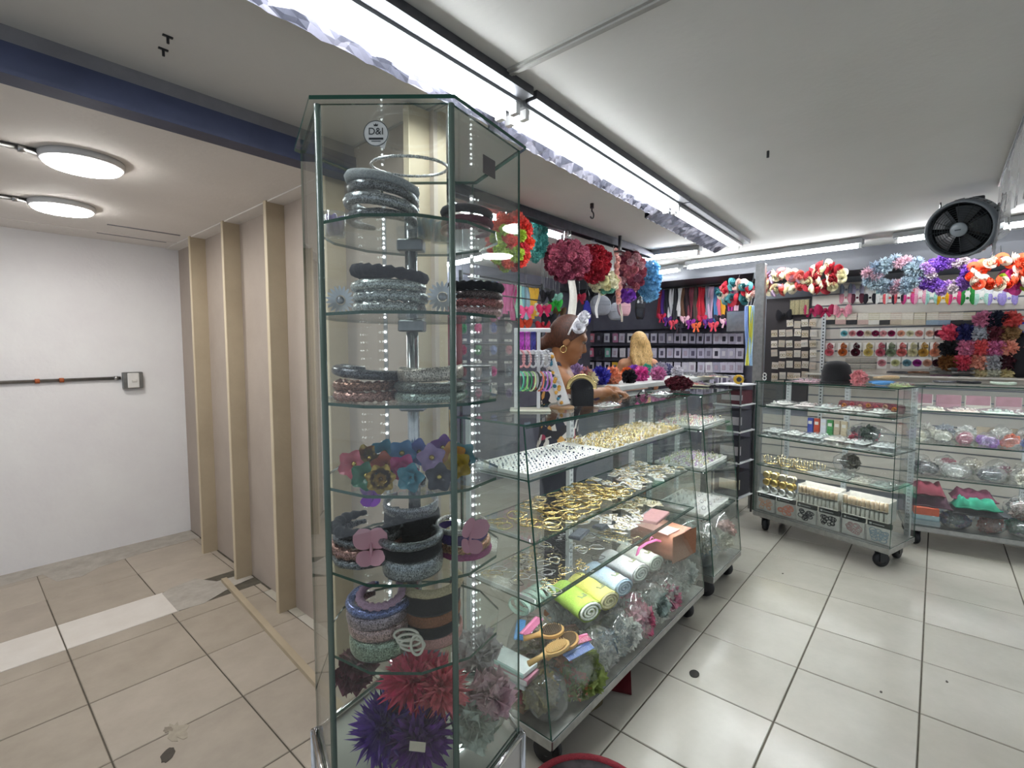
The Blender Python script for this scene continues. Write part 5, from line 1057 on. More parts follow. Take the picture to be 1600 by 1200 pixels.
    p.half((0, 0, 1), .99); p.obj('trousers', C(trousers, 'fabric'), o)
    hr = SDF(HC - (.24, .14, .36), HC + (.16, .14, .20), .005)
    hr.ell(H((-.018, 0, .022)), (.105, .085, .112), .02, Rm)
    fx = Rm @ np.array((.82, 0, -.57)); hr.half(fx, float(fx @ H((.030, 0, .012))))
    lo_ = Rm @ np.array((.2, 0, -1)); hr.half(lo_, float(lo_ @ H((0, 0, -.075))))
    if hairstyle == 'tail':
        hr.cone(H((-.085, 0, -.03)), H((-.135, 0, -.085)), .045, .030, .03).cone(H((-.135, 0, -.085)), H((-.165, 0, -.15)), .03, .010, .02)
    else:
        [hr.cone(H((-.05, q * .06, 0)), H((-.075, q * .085 + .008 * math.sin(q * 9), -.12)), .042, .030, .02).cone(H((-.075, q * .085 + .008 * math.sin(q * 9), -.12)), H((-.10, q * .075 - .01 * math.sin(q * 7), -.22 - .03 * math.cos(q * 11))), .030, .026, .012).cone(H((-.10, q * .075 - .01 * math.sin(q * 7), -.22 - .03 * math.cos(q * 11))), H((-.095, q * .09, -.30 - .03 * math.cos(q * 11))), .024, .006, .008) for q in (-1, -.6, -.2, .2, .6, 1)]
    hr.obj('hair', C(hair, 'hair'), o)
    for s_ in (-1, 1):
        MB().ball(H((.080, s_ * .030, .012)), .0085, 10, 7).obj('eye', C('#a89488', 'plastic'), o, True)
        MB().ball(H((.0885, s_ * .030, .009)), .0042, 8, 5).obj('iris', C('#2a1a12', 'plastic'), o, True)
        MB().tube([H((.084, s_ * .012, .034)), H((.083, s_ * .03, .040)), H((.074, s_ * .045, .034))], [.003, .0035, .002], 5).obj('eyebrow', C(hair, 'hair'), o, True)
        MB().tube([H((.089, s_ * .018, .014)), H((.0895, s_ * .03, .0185)), H((.082, s_ * .042, .013))], .0025, 5).obj('eyelid', C('#3a2018', 'skin'), o, True)
        MB().tube([H((-.004 + .016 * math.cos(a), s_ * .081, -.060 + .018 * math.sin(a))) for a in [2 * PI * q / 16 for q in range(16)]], .0028, 6, True).obj('hoop_earring', GOLD, o, True)
    MB().ball(H((.093, 0, -.066)), .010, 10, 6, sx=.6, sy=1.9, sz=.8).obj('lips', C('#8a4640', 'skin'), o, True)
    return o, H
m, N, L, b = nt('patterned_top'); v = N.new('ShaderNodeTexVoronoi'); v.inputs['Scale'].default_value = 28; tc = N.new('ShaderNodeTexCoord'); L.new(tc.outputs['Object'], v.inputs['Vector'])
r = N.new('ShaderNodeValToRGB'); r.color_ramp.interpolation = 'CONSTANT'
for p_, h in ((.0, '#2a2428'), (.45, '#e4ded6'), (.58, '#b03a5a'), (.66, '#2c2c3a'), (.8, '#d8a45a'), (.88, '#3a5a70')):
    e = r.color_ramp.elements.new(p_); e.color = lin(h)
L.new(v.outputs['Color'], r.inputs[0]); L.new(r.outputs[0], b.inputs['Base Color']); b.inputs['Roughness'].default_value = .85
M_PAT = m
seller, SH_ = person('woman with brown tied-back hair and white flower headband bent over the counter', (2.215, 1.575, 0), -math.radians(59), (.055, 0, 1.562), .38,
                     ((-1, (.14, -.29, 1.290), (.225, -.09, 1.280), (.8, .75, -.02)), (1, (.13, .20, 1.15), (.27, .13, 1.275), (1, -.25, -.12))), '#96643f', '#4a281a', 'tail', M_PAT, '#26262e')
hb = MB().tube([SH_((.012 + .02 * math.cos(a), .090 * math.cos(a), .020 + .118 * math.sin(a))) for a in [PI * q / 16 for q in range(17)]], .005, 6).obj('headband', C('#e8e6e8', 'fabric'), seller, True)
for k in range(7):
    a = PI * (k + .9) / 7.9; p_ = SH_((.030, .094 * math.cos(a), .026 + .122 * math.sin(a)))
    ob('headband_flower', ROSES[k % 2], seller, p_, Vector((0, math.cos(a), math.sin(a))).to_track_quat('Z', 'Y').to_euler(), C('#e9e8f0', 'petal'), 1.2)
person('woman with long blonde hair standing with her back turned by the card wall', (4.66, 2.32, 0), YAW + .1, (.0, 0, 1.565), .1,
       ((-1, (.10, -.22, 1.12), (.25, -.12, 1.20), (1, .3, 0)), (1, (.10, .22, 1.12), (.25, .12, 1.20), (1, -.3, 0))), '#c48e6c', '#b8945c', 'long', C('#c9a08a', 'fabric'), '#34343c', .008)
# ------------------------------------------------------------------ on the counter top
ZT = 1.249
def T1(px, py, z=ZT): q = at(px, py, Z=z); return q
t = thing('bracelet_stand', 'white acrylic ladder stand hung with bracelets on the long counter', 'stand', (1.60, 1.285, ZT), TROT)
AC = C('#d6d6d8', 'plastic')
MB().box(-.085, .085, -.05, .05, 0, .008, .003).obj('foot', C('#dcdcc8', 'plastic'), t)
for x in (-.06, .035): MB().box(x - .0075, x + .0075, -.004, .004, .008, .335, .002).obj('upright', AC, t)
for z, w_ in ((.327, .085), (.235, .08), (.145, .09)): MB().box(-.068, w_, -.005, .005, z, z + .018, .003).obj('crossbar', AC, t)
bc = [('#5fc0a0', 'mint green'), ('#8ad07c', 'light green'), ('#3a8a5a', 'dark green'), ('#c8e0a8', 'pale lime'), ('#2a2a2e', 'black'), ('#e07a5a', 'coral'), ('#b07ac8', 'purple'), ('#c98ad0', 'lilac')]
bm_ = MB().tube([(0, .040 * math.cos(a), .040 * math.sin(a)) for a in [2 * PI * q / 28 for q in range(28)]], .0036, 6, True).mesh('bangle', DUM, True)
for k, (h, nm) in enumerate(bc):
    tag(ob('bangle', bm_, None, inl(t, -.045 + k * .0165, 0, .145 - .022), (0, .1, TROT + .45), C(h, 'plastic')), '%s plastic bangle on the lowest bar of the acrylic stand' % nm, 'bangle', 'plastic bangles on the acrylic stand')
for k in range(5):
    o = MB(); n = 20
    for q in range(n): o.ball((0, .034 * math.cos(2 * PI * q / n), .034 * math.sin(2 * PI * q / n)), .0058, 6, 5)
    tag(o.obj('bead_bracelet', C(('#d89aa0', '#e0a8a8', '#cfd0d4', '#dcdce0', '#b8b8bc')[k], 'plastic'), None, True, inl(t, -.04 + k * .026, 0, .235 - .018), (0, 0, TROT + .5)), '%s bead bracelet on the middle bar of the acrylic stand' % ('rose', 'salmon', 'pearl', 'white', 'silver')[k], 'bracelet', 'bead bracelets on the acrylic stand')
for k, (h, nm) in enumerate((('#b03ab0', 'magenta'), ('#c45ac0', 'orchid'), ('#3a3a8c', 'indigo'))):
    tag(MB().sheet(lambda u, v: ((u - .5) * .02, .006 + .004 * math.sin(v * 9), -.085 * v), 3, 8).tube([(-.01, .004, .0), (.01, .004, 0)], .003, 5).obj('hair_strand_clip', C(h, 'hair'), None, True, inl(t, -.035 + k * .024, -.008, .327), (0, 0, TROT)), '%s hair strand clip on the top bar of the acrylic stand' % nm, 'hair clip')
t = thing('leaning_panel', 'leaning white-edged panel of coloured stones on a round wooden base', 'display panel', (1.74, 1.22, ZT), TROT)
MB().lathe([(.002, 0), (.052, 0), (.054, .006), (.05, .012), (.002, .012)], 28).obj('wooden_base', C('#8a6a48', 'wood'), t, True)
pn = MB().box(-.026, .026, -.006, .006, 0, .24, .006).obj('panel', C('#d8d6d4', 'plastic'), t, loc=(.012, .0, .012), rot=(0, -.33, 0)); rq = random.Random(8)
for k in range(22): MB().ball((rq.uniform(-.018, .018), -.0065, .015 + .21 * (k + .5) / 22), .009, 7, 5, sy=.4).obj('stone', C(rq.choice(('#2a3a4c', '#3a7a90', '#c03a6a', '#d8a040', '#26222a', '#e0d8d0')), 'plastic'), pn, True)
t = thing('cuff_display', 'black arched display block with a gold cuff on the long counter', 'display block', (1.90, 1.225, ZT), TROT)
arch = [(-.045, 0), (.052, 0), (.052, .07)] + [(.052 * math.cos(a) - .0 + .0, .075 + .048 * math.sin(a)) for a in [PI * q / 12 for q in range(1, 12)]] + [(-.045, .07)]
MB().add([(x, -.03, z) for x, z in arch] + [(x, .03, z) for x, z in arch], [tuple(range(len(arch))), tuple(range(2 * len(arch) - 1, len(arch) - 1, -1))] + [(i, len(arch) + i, len(arch) + (i + 1) % len(arch), (i + 1) % len(arch)) for i in range(len(arch))]).obj('block', C('#17181c', 'velvet'), t)
MB().tube([(.056 * math.cos(a), 0, .075 + .054 * math.sin(a)) for a in [PI * q / 20 for q in range(21)]], .004, 8, sy=4.0).obj('gold_cuff', GOLD, t, True)
t = thing('black_claw_clip', 'glossy black claw clip lying on the long counter', 'hair clip', T1(1004, 620), .3)
for s_ in (1, -1):
    MB().sheet(lambda u, v: ((u - .5) * .085, s_ * (.004 + .022 * v), .034 - .032 * v * v + .004 * math.sin(u * PI)), 10, 5).obj('jaw', C('#131318', 'plastic'), t, True)
    for k in range(5): MB().tube([(-.032 + k * .016, s_ * .024, .006), (-.032 + k * .016, s_ * .016, .002)], .003, 5).obj('tooth', C('#131318', 'plastic'), t)
MB().tube([(-.02, 0, .034), (.02, 0, .034)], .006, 8).obj('spring', M_ALU, t, True)
def free_pack(px, py, z, w_, d_, h, label, seed, rz=0.0, th=.018):
    e = bpy.data.objects.new('tmp', None); e.location = (0, 0, 0)
    q = at(px, py, Z=z); t = crumple_pack(e, q.x, q.y, z, w_, d_, h, label, seed, rz=rz, th=th, group='clear packets on the counter tops'); bpy.data.objects.remove(e); return t
free_pack(948, 634, ZT, .07, .035, '#dcdcd8', 'clear packet lying beside the black claw clip', 201, -.2); free_pack(1034, 616, ZT, .08, .05, '#cfd6d2', 'clear packet between the black clip and the maroon scrunchie', 202, .1)
free_pack(1085, 601, ZT, .14, .12, '#d8d8b0', 'pale yellow packet lying beyond the maroon scrunchie', 203, .2)
o = MB(); q = puff_mesh(220, .05, .012, .02, 9, .8, .55, .5); o.add([v_ for v_ in q.v], q.f)
sc_ = o.obj('velvet_scrunchie', C('#5c1426', 'velvet'), None, False, at(1061, 608, Z=ZT) + Vector((0, 0, .040)), (0, 0, .4)); sc_.scale = (1.75, 1.75, 1.4); tag(sc_, 'plump maroon velvet scrunchie on the short counter', 'scrunchie')
# inner table with pompoms
tb = thing('inner_table', 'wide white work table behind the counters', 'table', (3.45, 1.86, 0))
MB().box(-.75, .95, -.40, .22, 1.252, 1.284, .004).obj('tabletop', C('#cfd0cc', 'paint'), tb)
for x in (-.68, .88):
    for y in (-.35, .16): MB().box(x - .02, x + .02, y - .02, y + .02, 0, 1.252).obj('leg', M_ALU, tb)
MB().box(-.68, .88, .14, .16, .35, 1.15).obj('modesty_panel', C('#8a8d94', 'paint'), tb)
pz = [(899, 572, 1.60, '#c9b4e0', 'lilac and white', .07, PUFFS), (912, 588, 1.56, '#d89a98', 'dusty pink', .06, ROSES), (921, 594, 1.52, '#dcd2b0', 'cream', .05, PUFFS), (938, 588, 1.62, '#4a48b8', 'violet blue', .062, PUFFS), (955, 590, 1.60, '#ee9a78', 'peach', .062, PUFFS), (980, 586, 1.75, '#e8743a', 'orange', .05, PUFFS),
      (990, 582, 1.85, '#8a4ac0', 'purple', .055, PUFFS), (1001, 592, 1.60, '#e05aa8', 'hot pink', .058, PUFFS), (1010, 580, 1.90, '#4ab8a0', 'turquoise', .055, PUFFS), (1030, 588, 1.72, '#a8a4b4', 'grey lilac', .065, PUFFS), (1043, 584, 1.78, '#7a78a0', 'slate blue', .055, PUFFS), (1028, 598, 1.55, '#d88ab8', 'orchid', .055, PUFFS), (983, 598, 1.55, '#1c1c24', 'black', .05, PUFFS), (905, 578, 1.8, '#b04a6a', 'berry', .05, PUFFS), (1058, 586, 1.62, '#d8d4dc', 'white', .05, PUFFS)]
for k, (px, py, Y_, h, nm, r_, me_) in enumerate(pz):
    q = at(px, py, Y=Y_); q.z = max(1.285 + r_ * .8, min(q.z, 1.285 + r_ * 1.0)); puff(PUFFS[k % 2], q, h, r_, '%s flower pompom in the row on the inner table' % nm, 'pompom', 'flower_pompom', group='flower pompoms on the inner table')
for k, (px, py) in enumerate(((1065, 586), (1090, 585), (1112, 588))): free_pack(px, py, 1.2845, .16, .14, ('#e4e4e0', '#d8b8a8', '#e6dcc0')[k], '%s clear packet spread at the far end of the inner table' % ('white', 'rosy', 'cream')[k], 210 + k, .2 * k)
# ------------------------------------------------------------------ under and beside the counters
t = thing('dustpan', 'dark red dustpan lying under the long counter', 'dustpan', (1.93, 1.08, 0), .5)
MB().add([(-.11, -.10, .002), (.11, -.10, .002), (.09, .09, .002), (-.09, .09, .002), (-.11, -.10, .006), (.11, -.10, .006), (.09, .09, .055), (-.09, .09, .055)], [(3, 2, 1, 0), (4, 5, 6, 7), (0, 1, 5, 4), (1, 2, 6, 5), (2, 3, 7, 6), (3, 0, 4, 7)]).obj('pan', C('#5c1820', 'plastic'), t)
MB().tube([(0, .09, .03), (0, .20, .045)], .013, 8).obj('handle', C('#4a1018', 'plastic'), t, True)
tag(lump(.085, .06, .02, 44).obj('crumpled_rag', C('#5a5238', 'fabric'), None, True, (1.72, 1.06, .017)), 'dirty olive rag on the floor under the long counter', 'rag')
t = thing('round_stool', 'low round stool with red rim and black patterned top at the bottom edge', 'stool', (1.19, .725, 0), .4); t.scale = (1.25, 1.25, 1.15)
MB().lathe([(.13, 0), (.14, .02), (.135, .10), (.002, .10)], 32).obj('body', C('#1c1a1c', 'plastic'), t, True)
MB().tube([(.158 * math.cos(a), .158 * math.sin(a), .105) for a in [2 * PI * q / 40 for q in range(40)]], .012, 8, True).obj('rim', C('#7c1f2a', 'fabric'), t, True)
MB().lathe([(.002, .098), (.150, .098), (.15, .110), (.10, .116), (.002, .118)], 32).obj('cushion', C('#2a2628', 'fabric', sc=30, var=.9), t, True)
# ------------------------------------------------------------------ fan and plastic sheet
FC = at(1503, 357, X=3.85); cdir = (Vector((0, 0, CAMH)) - FC).normalized()
fdir = (cdir * .80 - RT * .50 + Vector((0, 0, -.18))).normalized()
fan = thing('drum_fan', 'black and grey drum fan hung from the ceiling near the far wall', 'fan', FC, rot=fdir.to_track_quat('Z', 'Y').to_euler()); fan.scale = (.86, .86, .86)
GRY = C('#6a7076', 'plastic', rough=.4)
MB().lathe([(.150, -.10), (.185, -.09), (.190, .02), (.186, .055), (.172, .060), (.170, .04), (.172, -.08), (.15, -.09)], 48).obj('drum', GRY, fan, True)
sl_ = MB()
for k in range(48):
    if k % 3 == 2: continue
    a = 2 * PI * k / 48; sl_.M = Matrix.Rotation(a, 4, 'Z'); sl_.box(.186, .1925, -.006, .006, -.05, .0)
sl_.M = None; sl_.obj('vent_slots', C('#2a2d33', 'plastic'), fan)
MB().lathe([(.002, -.02), (.168, -.02), (.168, -.028), (.002, -.028)], 40).obj('back_disc', C('#1d1f22', 'plastic'), fan, True)
gr = MB()
for r_ in (.06, .075, .09, .105, .12, .135, .15, .163): gr.tube([(r_ * math.cos(a), r_ * math.sin(a), .052 - .02 * (r_ / .17) ** 2) for a in [2 * PI * q / 40 for q in range(40)]], .0016, 4, True)
for k in range(12): a = 2 * PI * k / 12; gr.tube([(.05 * math.cos(a), .05 * math.sin(a), .052), (.168 * math.cos(a), .168 * math.sin(a), .034)], .002, 4)
gr.obj('grille', C('#2b2f31', 'plastic'), fan)
for k in range(5):
    a0 = 2 * PI * k / 5
    MB().sheet(lambda u, v: ((.03 + .12 * v) * math.cos(a0 + (u - .5) * .9), (.03 + .12 * v) * math.sin(a0 + (u - .5) * .9), .012 + .022 * (u - .5)), 5, 4).obj('blade', C('#303438', 'plastic'), fan, True)
MB().lathe([(.002, .066), (.034, .064), (.046, .056), (.046, .045), (.002, .045)], 28).obj('hub_cap', C('#8a9298', 'plastic'), fan, True)
MB().box(-.016, .016, -.004, .004, .066, .0675).obj('hub_badge', C('#4a5258', 'plastic'), fan)
MB().lathe([(.002, -.20), (.06, -.19), (.09, -.13), (.11, -.09), (.002, -.09)], 24).obj('motor', M_DARK, fan, True)
inv = fan.rotation_euler.to_matrix().inverted()
def FL(p): return inv @ (Vector(p) - FC) / .86
cj = at(1528, 300, Z=ZC); bk0 = FC - fdir * .14
MB().tube([FL(bk0), FL(bk0 + Vector((.05, -.02, .10))), FL((cj.x, cj.y, ZC - .07))], [.035, .03, .028], 8).obj('swivel_arm', M_DARK, fan, True)
MB().box(-.07, .07, -.035, .035, -.03, 0, .006).obj('ceiling_plate', M_DARK, fan, loc=FL((cj.x, cj.y, ZC - .035)), rot=inv.to_euler())
MB().tube([FL((cj.x, cj.y, ZC - .07)), FL((cj.x, cj.y, ZC - .03))], .02, 8).obj('stem', M_DARK, fan)
MB().tube([FL(bk0 + Vector((0, 0, .08))), FL(bk0 + Vector((.02, .14, .10))), FL((FC.x + .22, FC.y + .10, 2.41)), FL((4.80, .05, 2.42))], .005, 6).obj('power_cord', M_DARK, fan, True)
ps = thing('plastic_sheet', 'clear plastic sheet hanging from the ceiling beside the fan', 'plastic sheet', (0, 0, 0))
def fn(u, v): x = 1.6 + 2.32 * u; return (x, -.222 + .018 * math.sin(u * 22) * v + .01 * math.sin(u * 60) * v, ZC - (.38 + .06 * math.sin(u * 7)) * v)
MB().sheet(fn, 60, 8).obj('film', FILM, ps, True); MB().box(1.6, 3.92, -.228, -.216, ZC - .012, ZC).obj('batten_strip', M_ALU, ps)
# ------------------------------------------------------------------ recess wall of cards and hanging ribbons
XR = 6.17
for k, y in enumerate((518, 541, 563, 583)):
    a, b_ = at(905, y, X=XR), at(1165, y, X=XR); tag(MB().box(XR - .05, XR + .03, min(a.y, b_.y), max(a.y, b_.y), a.z - .01, a.z).obj('peg_rail', C('#26262c', 'metal'), None), 'dark peg rail, %s from the top on the recess wall' % ORD[k], 'rail', 'peg rails on the recess wall')
pcard = MB().box(-.043, .043, -.002, .002, -.125, .0).mesh('hanging_card', CARD); pitem = MB().box(-.020, .020, -.008, -.002, -.095, -.035, .004).mesh('goods', DUM)
rq = random.Random(21); cc = ['#c9c4d4', '#b9b4c8', '#d4d0da', '#a8a4b8', '#dad6dc', '#c0bccc']
for r_, y in enumerate((520, 543, 565, 585)):
    for c_ in range(21):
        px = 912 + c_ * 12.2
        h = rq.choice(cc)
        if r_ == 0 and c_ < 5: h = ('#d88aa0', '#c97a8a', '#3a3a44', '#c8c8d4', '#b07a9a')[c_]
        if r_ == 1 and c_ < 4: h = ('#e8a098', '#d87a98', '#2c2c34', '#7ab4a8')[c_]
        if r_ == 2 and c_ == 4: h = '#e0b83a'
        t = thing('hanging_card', 'small carded item, %s along the %s rail of the recess wall' % (ORD[c_], ORD[r_]), 'carded item', at(px + rq.uniform(-1, 1), y + 1, X=XR - .05), RZ, 'carded items on the recess wall')
        ob('card', pcard, t, None, (0, rq.uniform(-.05, .05), 0), C(h, 'paper')); ob('goods', pitem, t, None, None, C(rq.choice(('#8a8498', '#d8d4dc', '#6a6478', '#b8a8b8', '#3a3844')), 'plastic'))
        MB().tube([(0, .07, .006), (0, -.012, .006)], .003, 4).obj('peg', M_ALU, t)
def ribbon(c, w_, ln, h, label, rz, seed, kind='fabric', name='hanging_ribbon', group='ribbons hung in the recess'):
    t = thing(name, label, 'ribbon', c, rz, group)
    def fn(u, v): return ((u - .5) * w_ * (1 - .25 * v * math.sin(seed + v * 3)) + .012 * math.sin(seed * 2 + v * 4), .008 * math.sin(u * 8 + seed) + .010 * math.sin(v * 7 + seed), -ln * v)
    MB().sheet(fn, 6, 12).obj('strip', C(h, kind), t, True); MB().tube([(-w_ * .5, 0, .002), (w_ * .5, 0, .002)], .004, 5).obj('hanger_clip', M_ALU, t)
    if 5.1 < c[0] < 5.3: MB().tube([(0, 0, 0), (0, .21, 2.30 - c[2])], .002, 4).obj('cord', M_ALU, t)
    if c[1] < 2.15 and c[0] < 4.5: MB().tube([(0, 0, 0), (0, .03, 2.365 - c[2])], .002, 4).obj('cord', M_ALU, t)
rc = ['#8a2430', '#4a2a7c', '#2a2a34', '#d8d8dc', '#3a3a40', '#e4e2e4', '#6a4a3a', '#3a2a30', '#7a3a48', '#5a4a44', '#c02a3c', '#b82434', '#8a8a9a', '#c8a8c0', '#4a7aa8', '#d86a8a', '#e0a030', '#2a2228', '#b03a8c', '#d8b0c0']
rn_ = ['dark red', 'violet', 'charcoal', 'silver', 'black spotted', 'white', 'brown', 'dark plum', 'wine', 'taupe', 'scarlet', 'red', 'grey', 'pale mauve', 'blue', 'rose', 'amber', 'black', 'magenta', 'light pink']
for k, h in enumerate(rc):
    q = at(1030 + k * 6.3, 447 + (k % 3), X=5.9); q.z = min(q.z, 2.26); ribbon(q, .055, (.34 + .12 * ((k * 7) % 5) / 4), h, '%s ribbon hanging in the recess row beside the blue bunch' % rn_[k], RZ, k * 1.3)
tag(MB().tube([(5.92, 1.55, 2.275), (5.92, 3.0, 2.275)], .010, 8).obj('hanging_rail', M_ALU, None, True), 'metal rail that carries the ribbons in the recess', 'rail')
# tangle of ribbon tails under them
for k in range(14):
    q = at(1034 + k * 9, 492 + (k * 5) % 16, X=5.82); h = ('#c02a4c', '#5a2a7c', '#d84a5c', '#2a2430', '#e0b0c0', '#8a2a8c', '#d8603a')[k % 7]
    t = thing('ribbon_bow', '%s ribbon bow, %s along the lower row in the recess' % (('crimson', 'violet', 'coral', 'black', 'pale pink', 'purple', 'rust')[k % 7], ORD[k]), 'bow', q, RZ, 'ribbon bows in the recess')
    for s_ in (1, -1): ob('bow_loop', BOWL, t, None, (PI / 2, s_ * .4, 0), C(h, 'fabric'), (s_ * 1.4, 1.6, 1.4)); MB().box(-.010, .010, -.002, .002, -.10, 0).obj('tail', C(h, 'fabric'), t, rot=(0, s_ * .3, 0))
    MB().ball((0, -.01, 0), .014, 8, 5).obj('knot', C(h, 'fabric'), t, True)
t = thing('wall_mirror', 'square grey mirror hung in the recess beside the post', 'mirror', at(1151, 500, X=5.6), RZ)
MB().box(-.105, .105, -.012, .012, -.13, .10, .004).obj('frame', C('#6a6e76', 'metal'), t); MB().box(-.096, .096, -.0135, -.012, -.12, .09).obj('glass', C('#a8b0b8', 'metal', rough=.25), t)
for k, (h, nm) in enumerate((('#8aa4d8', 'blue'), ('#d8d45a', 'yellow'), ('#a8c8e0', 'pale blue'))): ribbon(at(1168 + k * 4.5, 478, X=5.15), .035, .58, h, 'long %s ribbon hanging against the post' % nm, RZ, k + 40.0)
# dark bags hanging in the recess
def pouch(c, w_, hh, h, label, rz, kind='fabric', strap=True, name='hanging_bag'):
    t = thing(name, label, 'bag', c, rz, 'bags hung behind the counters'); MB().tube([(0, 0, hh * (1.9 if strap else .9)), (0, 0, ZC - c[2])], .003, 5).obj('cord', M_DARK, t)
    b_ = lump(w_, w_ * .35, hh, 5 + w_ * 100, 16, 11, .06).obj('body', C(h, kind), t, True)
    MB().box(-w_ * .8, w_ * .8, -w_ * .36, -w_ * .30, hh * .05, hh * .45, .004).obj('flap', C(h, kind), t)
    if strap: MB().tube([(-w_ * .6, 0, hh * .6), (-w_ * .4, 0, hh * 1.5), (0, 0, hh * 1.9), (w_ * .4, 0, hh * 1.5), (w_ * .6, 0, hh * .6)], .006, 6).obj('strap', M_DARK, t, True)
pouch(at(938, 478, Y=2.9), .13, .13, '#7a7c84', 'grey shoulder bag hung behind the seller', -.7); pouch(at(962, 488, Y=2.8), .10, .11, '#8a8c94', 'pale grey bag with black strap beside the grey one', -.7)
pouch(at(1000, 483, Y=2.5), .062, .14, '#17171d', 'black oval pouch hanging under the blue bunch', -.7, 'plastic', False); pouch(at(975, 480, Y=2.45), .075, .11, '#b08890', 'dusty pink pouch next to the black oval one', -.7)
pouch(at(917, 490, Y=3.0), .05, .15, '#2c2c8c', 'royal blue bag behind the white ribbon', -.7)
ribbon(at(893, 438, Y=2.0), .05, .32, '#e0ddd4', 'white printed ribbon hanging above the seller\'s headband', -.7, 3.0, 'paper'); ribbon(at(934, 458, Y=2.1), .022, .20, '#e4e2e0', 'narrow white ribbon under the cream bunch', -.7, 4.0); ribbon(at(970, 445, Y=2.1), .03, .32, '#d8cfc0', 'cream ribbon trailing from the pink rose string', -.7, 5.0)
# cluster of dark clips with bright bows left of the seller's head
cl = [(855, 458, '#17171c', 'black'), (868, 462, '#8ac0b0', 'mint'), (846, 478, '#d8d0b8', 'cream'), (850, 480, '#c02a5a', 'raspberry'), (868, 472, '#3ac04a', 'neon green'), (874, 484, '#6a5038', 'brown'), (858, 494, '#1a1a20', 'jet black'), (848, 506, '#b02434', 'red'), (864, 508, '#2a2a30', 'dark grey'), (905, 462, '#a82440', 'crimson'), (822, 482, '#e05a8a', 'pink'), (820, 502, '#c8462a', 'orange red')]
for k, (px, py, h, nm) in enumerate(cl):
    t = thing('hair_bow', '%s hair bow in the cluster hung left of the seller' % nm, 'hair bow', at(px, py, Y=2.6 + .05 * (k % 3)), -.7, 'hair bows hung left of the seller')
    for s_ in (1, -1): ob('bow_loop', BOWL, t, None, (PI / 2, s_ * .3, 0), C(h, 'fabric'), (s_ * 1.6, 1.7, 1.6)); MB().box(-.012, .012, -.002, .002, -.09, 0).obj('tail', C(h, 'fabric'), t, rot=(0, s_ * .45, 0))
    MB().ball((0, -.01, 0), .018, 8, 5).obj('knot', C(h, 'fabric'), t, True); MB().tube([(0, .004, 0), (0, .004, ZC - t.location.z)], .002, 4).obj('cord', M_DARK, t)
bp_ = MB().box(-.03, .03, -.012, .012, 0, 0.01)
rk = thing('bow_rack', 'dark metal rack that carries the hair bows', 'rack', (3.0, 2.72, 0), 0)
for x in (-.45, .55): MB().tube([(x, 0, 0), (x, 0, 2.1)], .012, 8).obj('post', M_DARK, rk, True)
for z in (1.55, 1.75, 1.95, 2.08): MB().tube([(-.45, 0, z), (.55, 0, z)], .006, 6).obj('crossbar', M_DARK, rk, True)
# ------------------------------------------------------------------ goods on the shop back wall (seen through the tower)
lc = [('#c8ccd4', 'pale grey'), ('#b8c0cc', 'silver blue'), ('#d0d4c0', 'pale olive'), ('#7a98d0', 'cornflower blue'), ('#5a78b8', 'mid blue'), ('#b06a98', 'mauve'), ('#a87a90', 'dusty mauve'), ('#d85a9c', 'hot pink'), ('#e070a8', 'pink'), ('#c84a88', 'deep pink'), ('#a8e0c0', 'mint'), ('#b8e8d0', 'pale mint'), ('#8ac0c8', 'aqua'), ('#9ab8c4', 'steel blue'), ('#e0b040', 'golden yellow'), ('#d8a838', 'mustard')]
for k, (h, nm) in enumerate(lc):
    q = at(748 + k * 5.9, 428, Y=3.62); q.z = 2.24; ribbon(q, .085, .30 + .10 * ((k * 3) % 4) / 3, h, '%s ribbon on the back wall rail behind the tower' % nm, 0, k * 1.1, 'fabric', 'wide_ribbon', 'wide ribbons on the back wall rail')
tag(MB().tube([(3.5, 3.62, 2.245), (5.0, 3.62, 2.245)], .012, 8).obj('ribbon_rail', M_ALU, None, True), 'metal rail that carries the wide ribbons on the back wall', 'rail')
pk = ['#3a8a5a', '#d84a8c', '#6a78b0', '#c8c4bc', '#b02a5c', '#5aa06a', '#8a98c8', '#d8a0a8', '#a83a4a', '#c8b8b0', '#d85a98', '#9aa0a8', '#b8c0b8', '#c07a8a', '#e0d8d0', '#8a7a9a']
pn_ = ['green', 'pink', 'periwinkle', 'beige', 'crimson', 'leaf green', 'pale blue', 'blush', 'brick red', 'sand', 'fuchsia', 'grey', 'sage', 'rose brown', 'ivory', 'dull violet']
for k in range(16):
    px, py = 722 + (k % 4) * 24, 508 + (k // 4) * 34; q = at(px, py, Y=3.70)
    t = thing('hanging_packet', '%s clear packet in the grid on the back wall behind the tower' % pn_[k], 'packet', q, 0, 'packets on the back wall')
    MB().box(-.065, .065, -.018, .0, -.10, .06, .006).obj('pouch', BAGF, t); MB().box(-.065, .065, -.003, 0, .06, .085).obj('header', C('#d0cdc8', 'paper'), t)
    ob('goods', PUFFS[k % 2], t, (0, -.012, -.03), None, C(pk[k], 'petal'), (1.0, .35, 1.1)); MB().tube([(0, .10, .075), (0, -.02, .075)], .004, 5).obj('peg', M_ALU, t)
t = thing('red_curtain', 'dark red cloth hanging behind the tower beside the partition end', 'cloth', at(690, 488, Y=2.6), 0)
MB().sheet(lambda u, v: ((u - .5) * .42, .02 * math.sin(u * 20), -.42 * v), 40, 4).obj('cloth', C('#5c161e', 'fabric'), t, True); MB().tube([(-.22, 0, .004), (.22, 0, .004)], .008, 6).obj('rod', M_ALU, t)
for s_ in (-.2, .2): MB().tube([(s_, 0, .004), (s_, 0, ZC - t.location.z)], .003, 5).obj('wire', M_ALU, t)
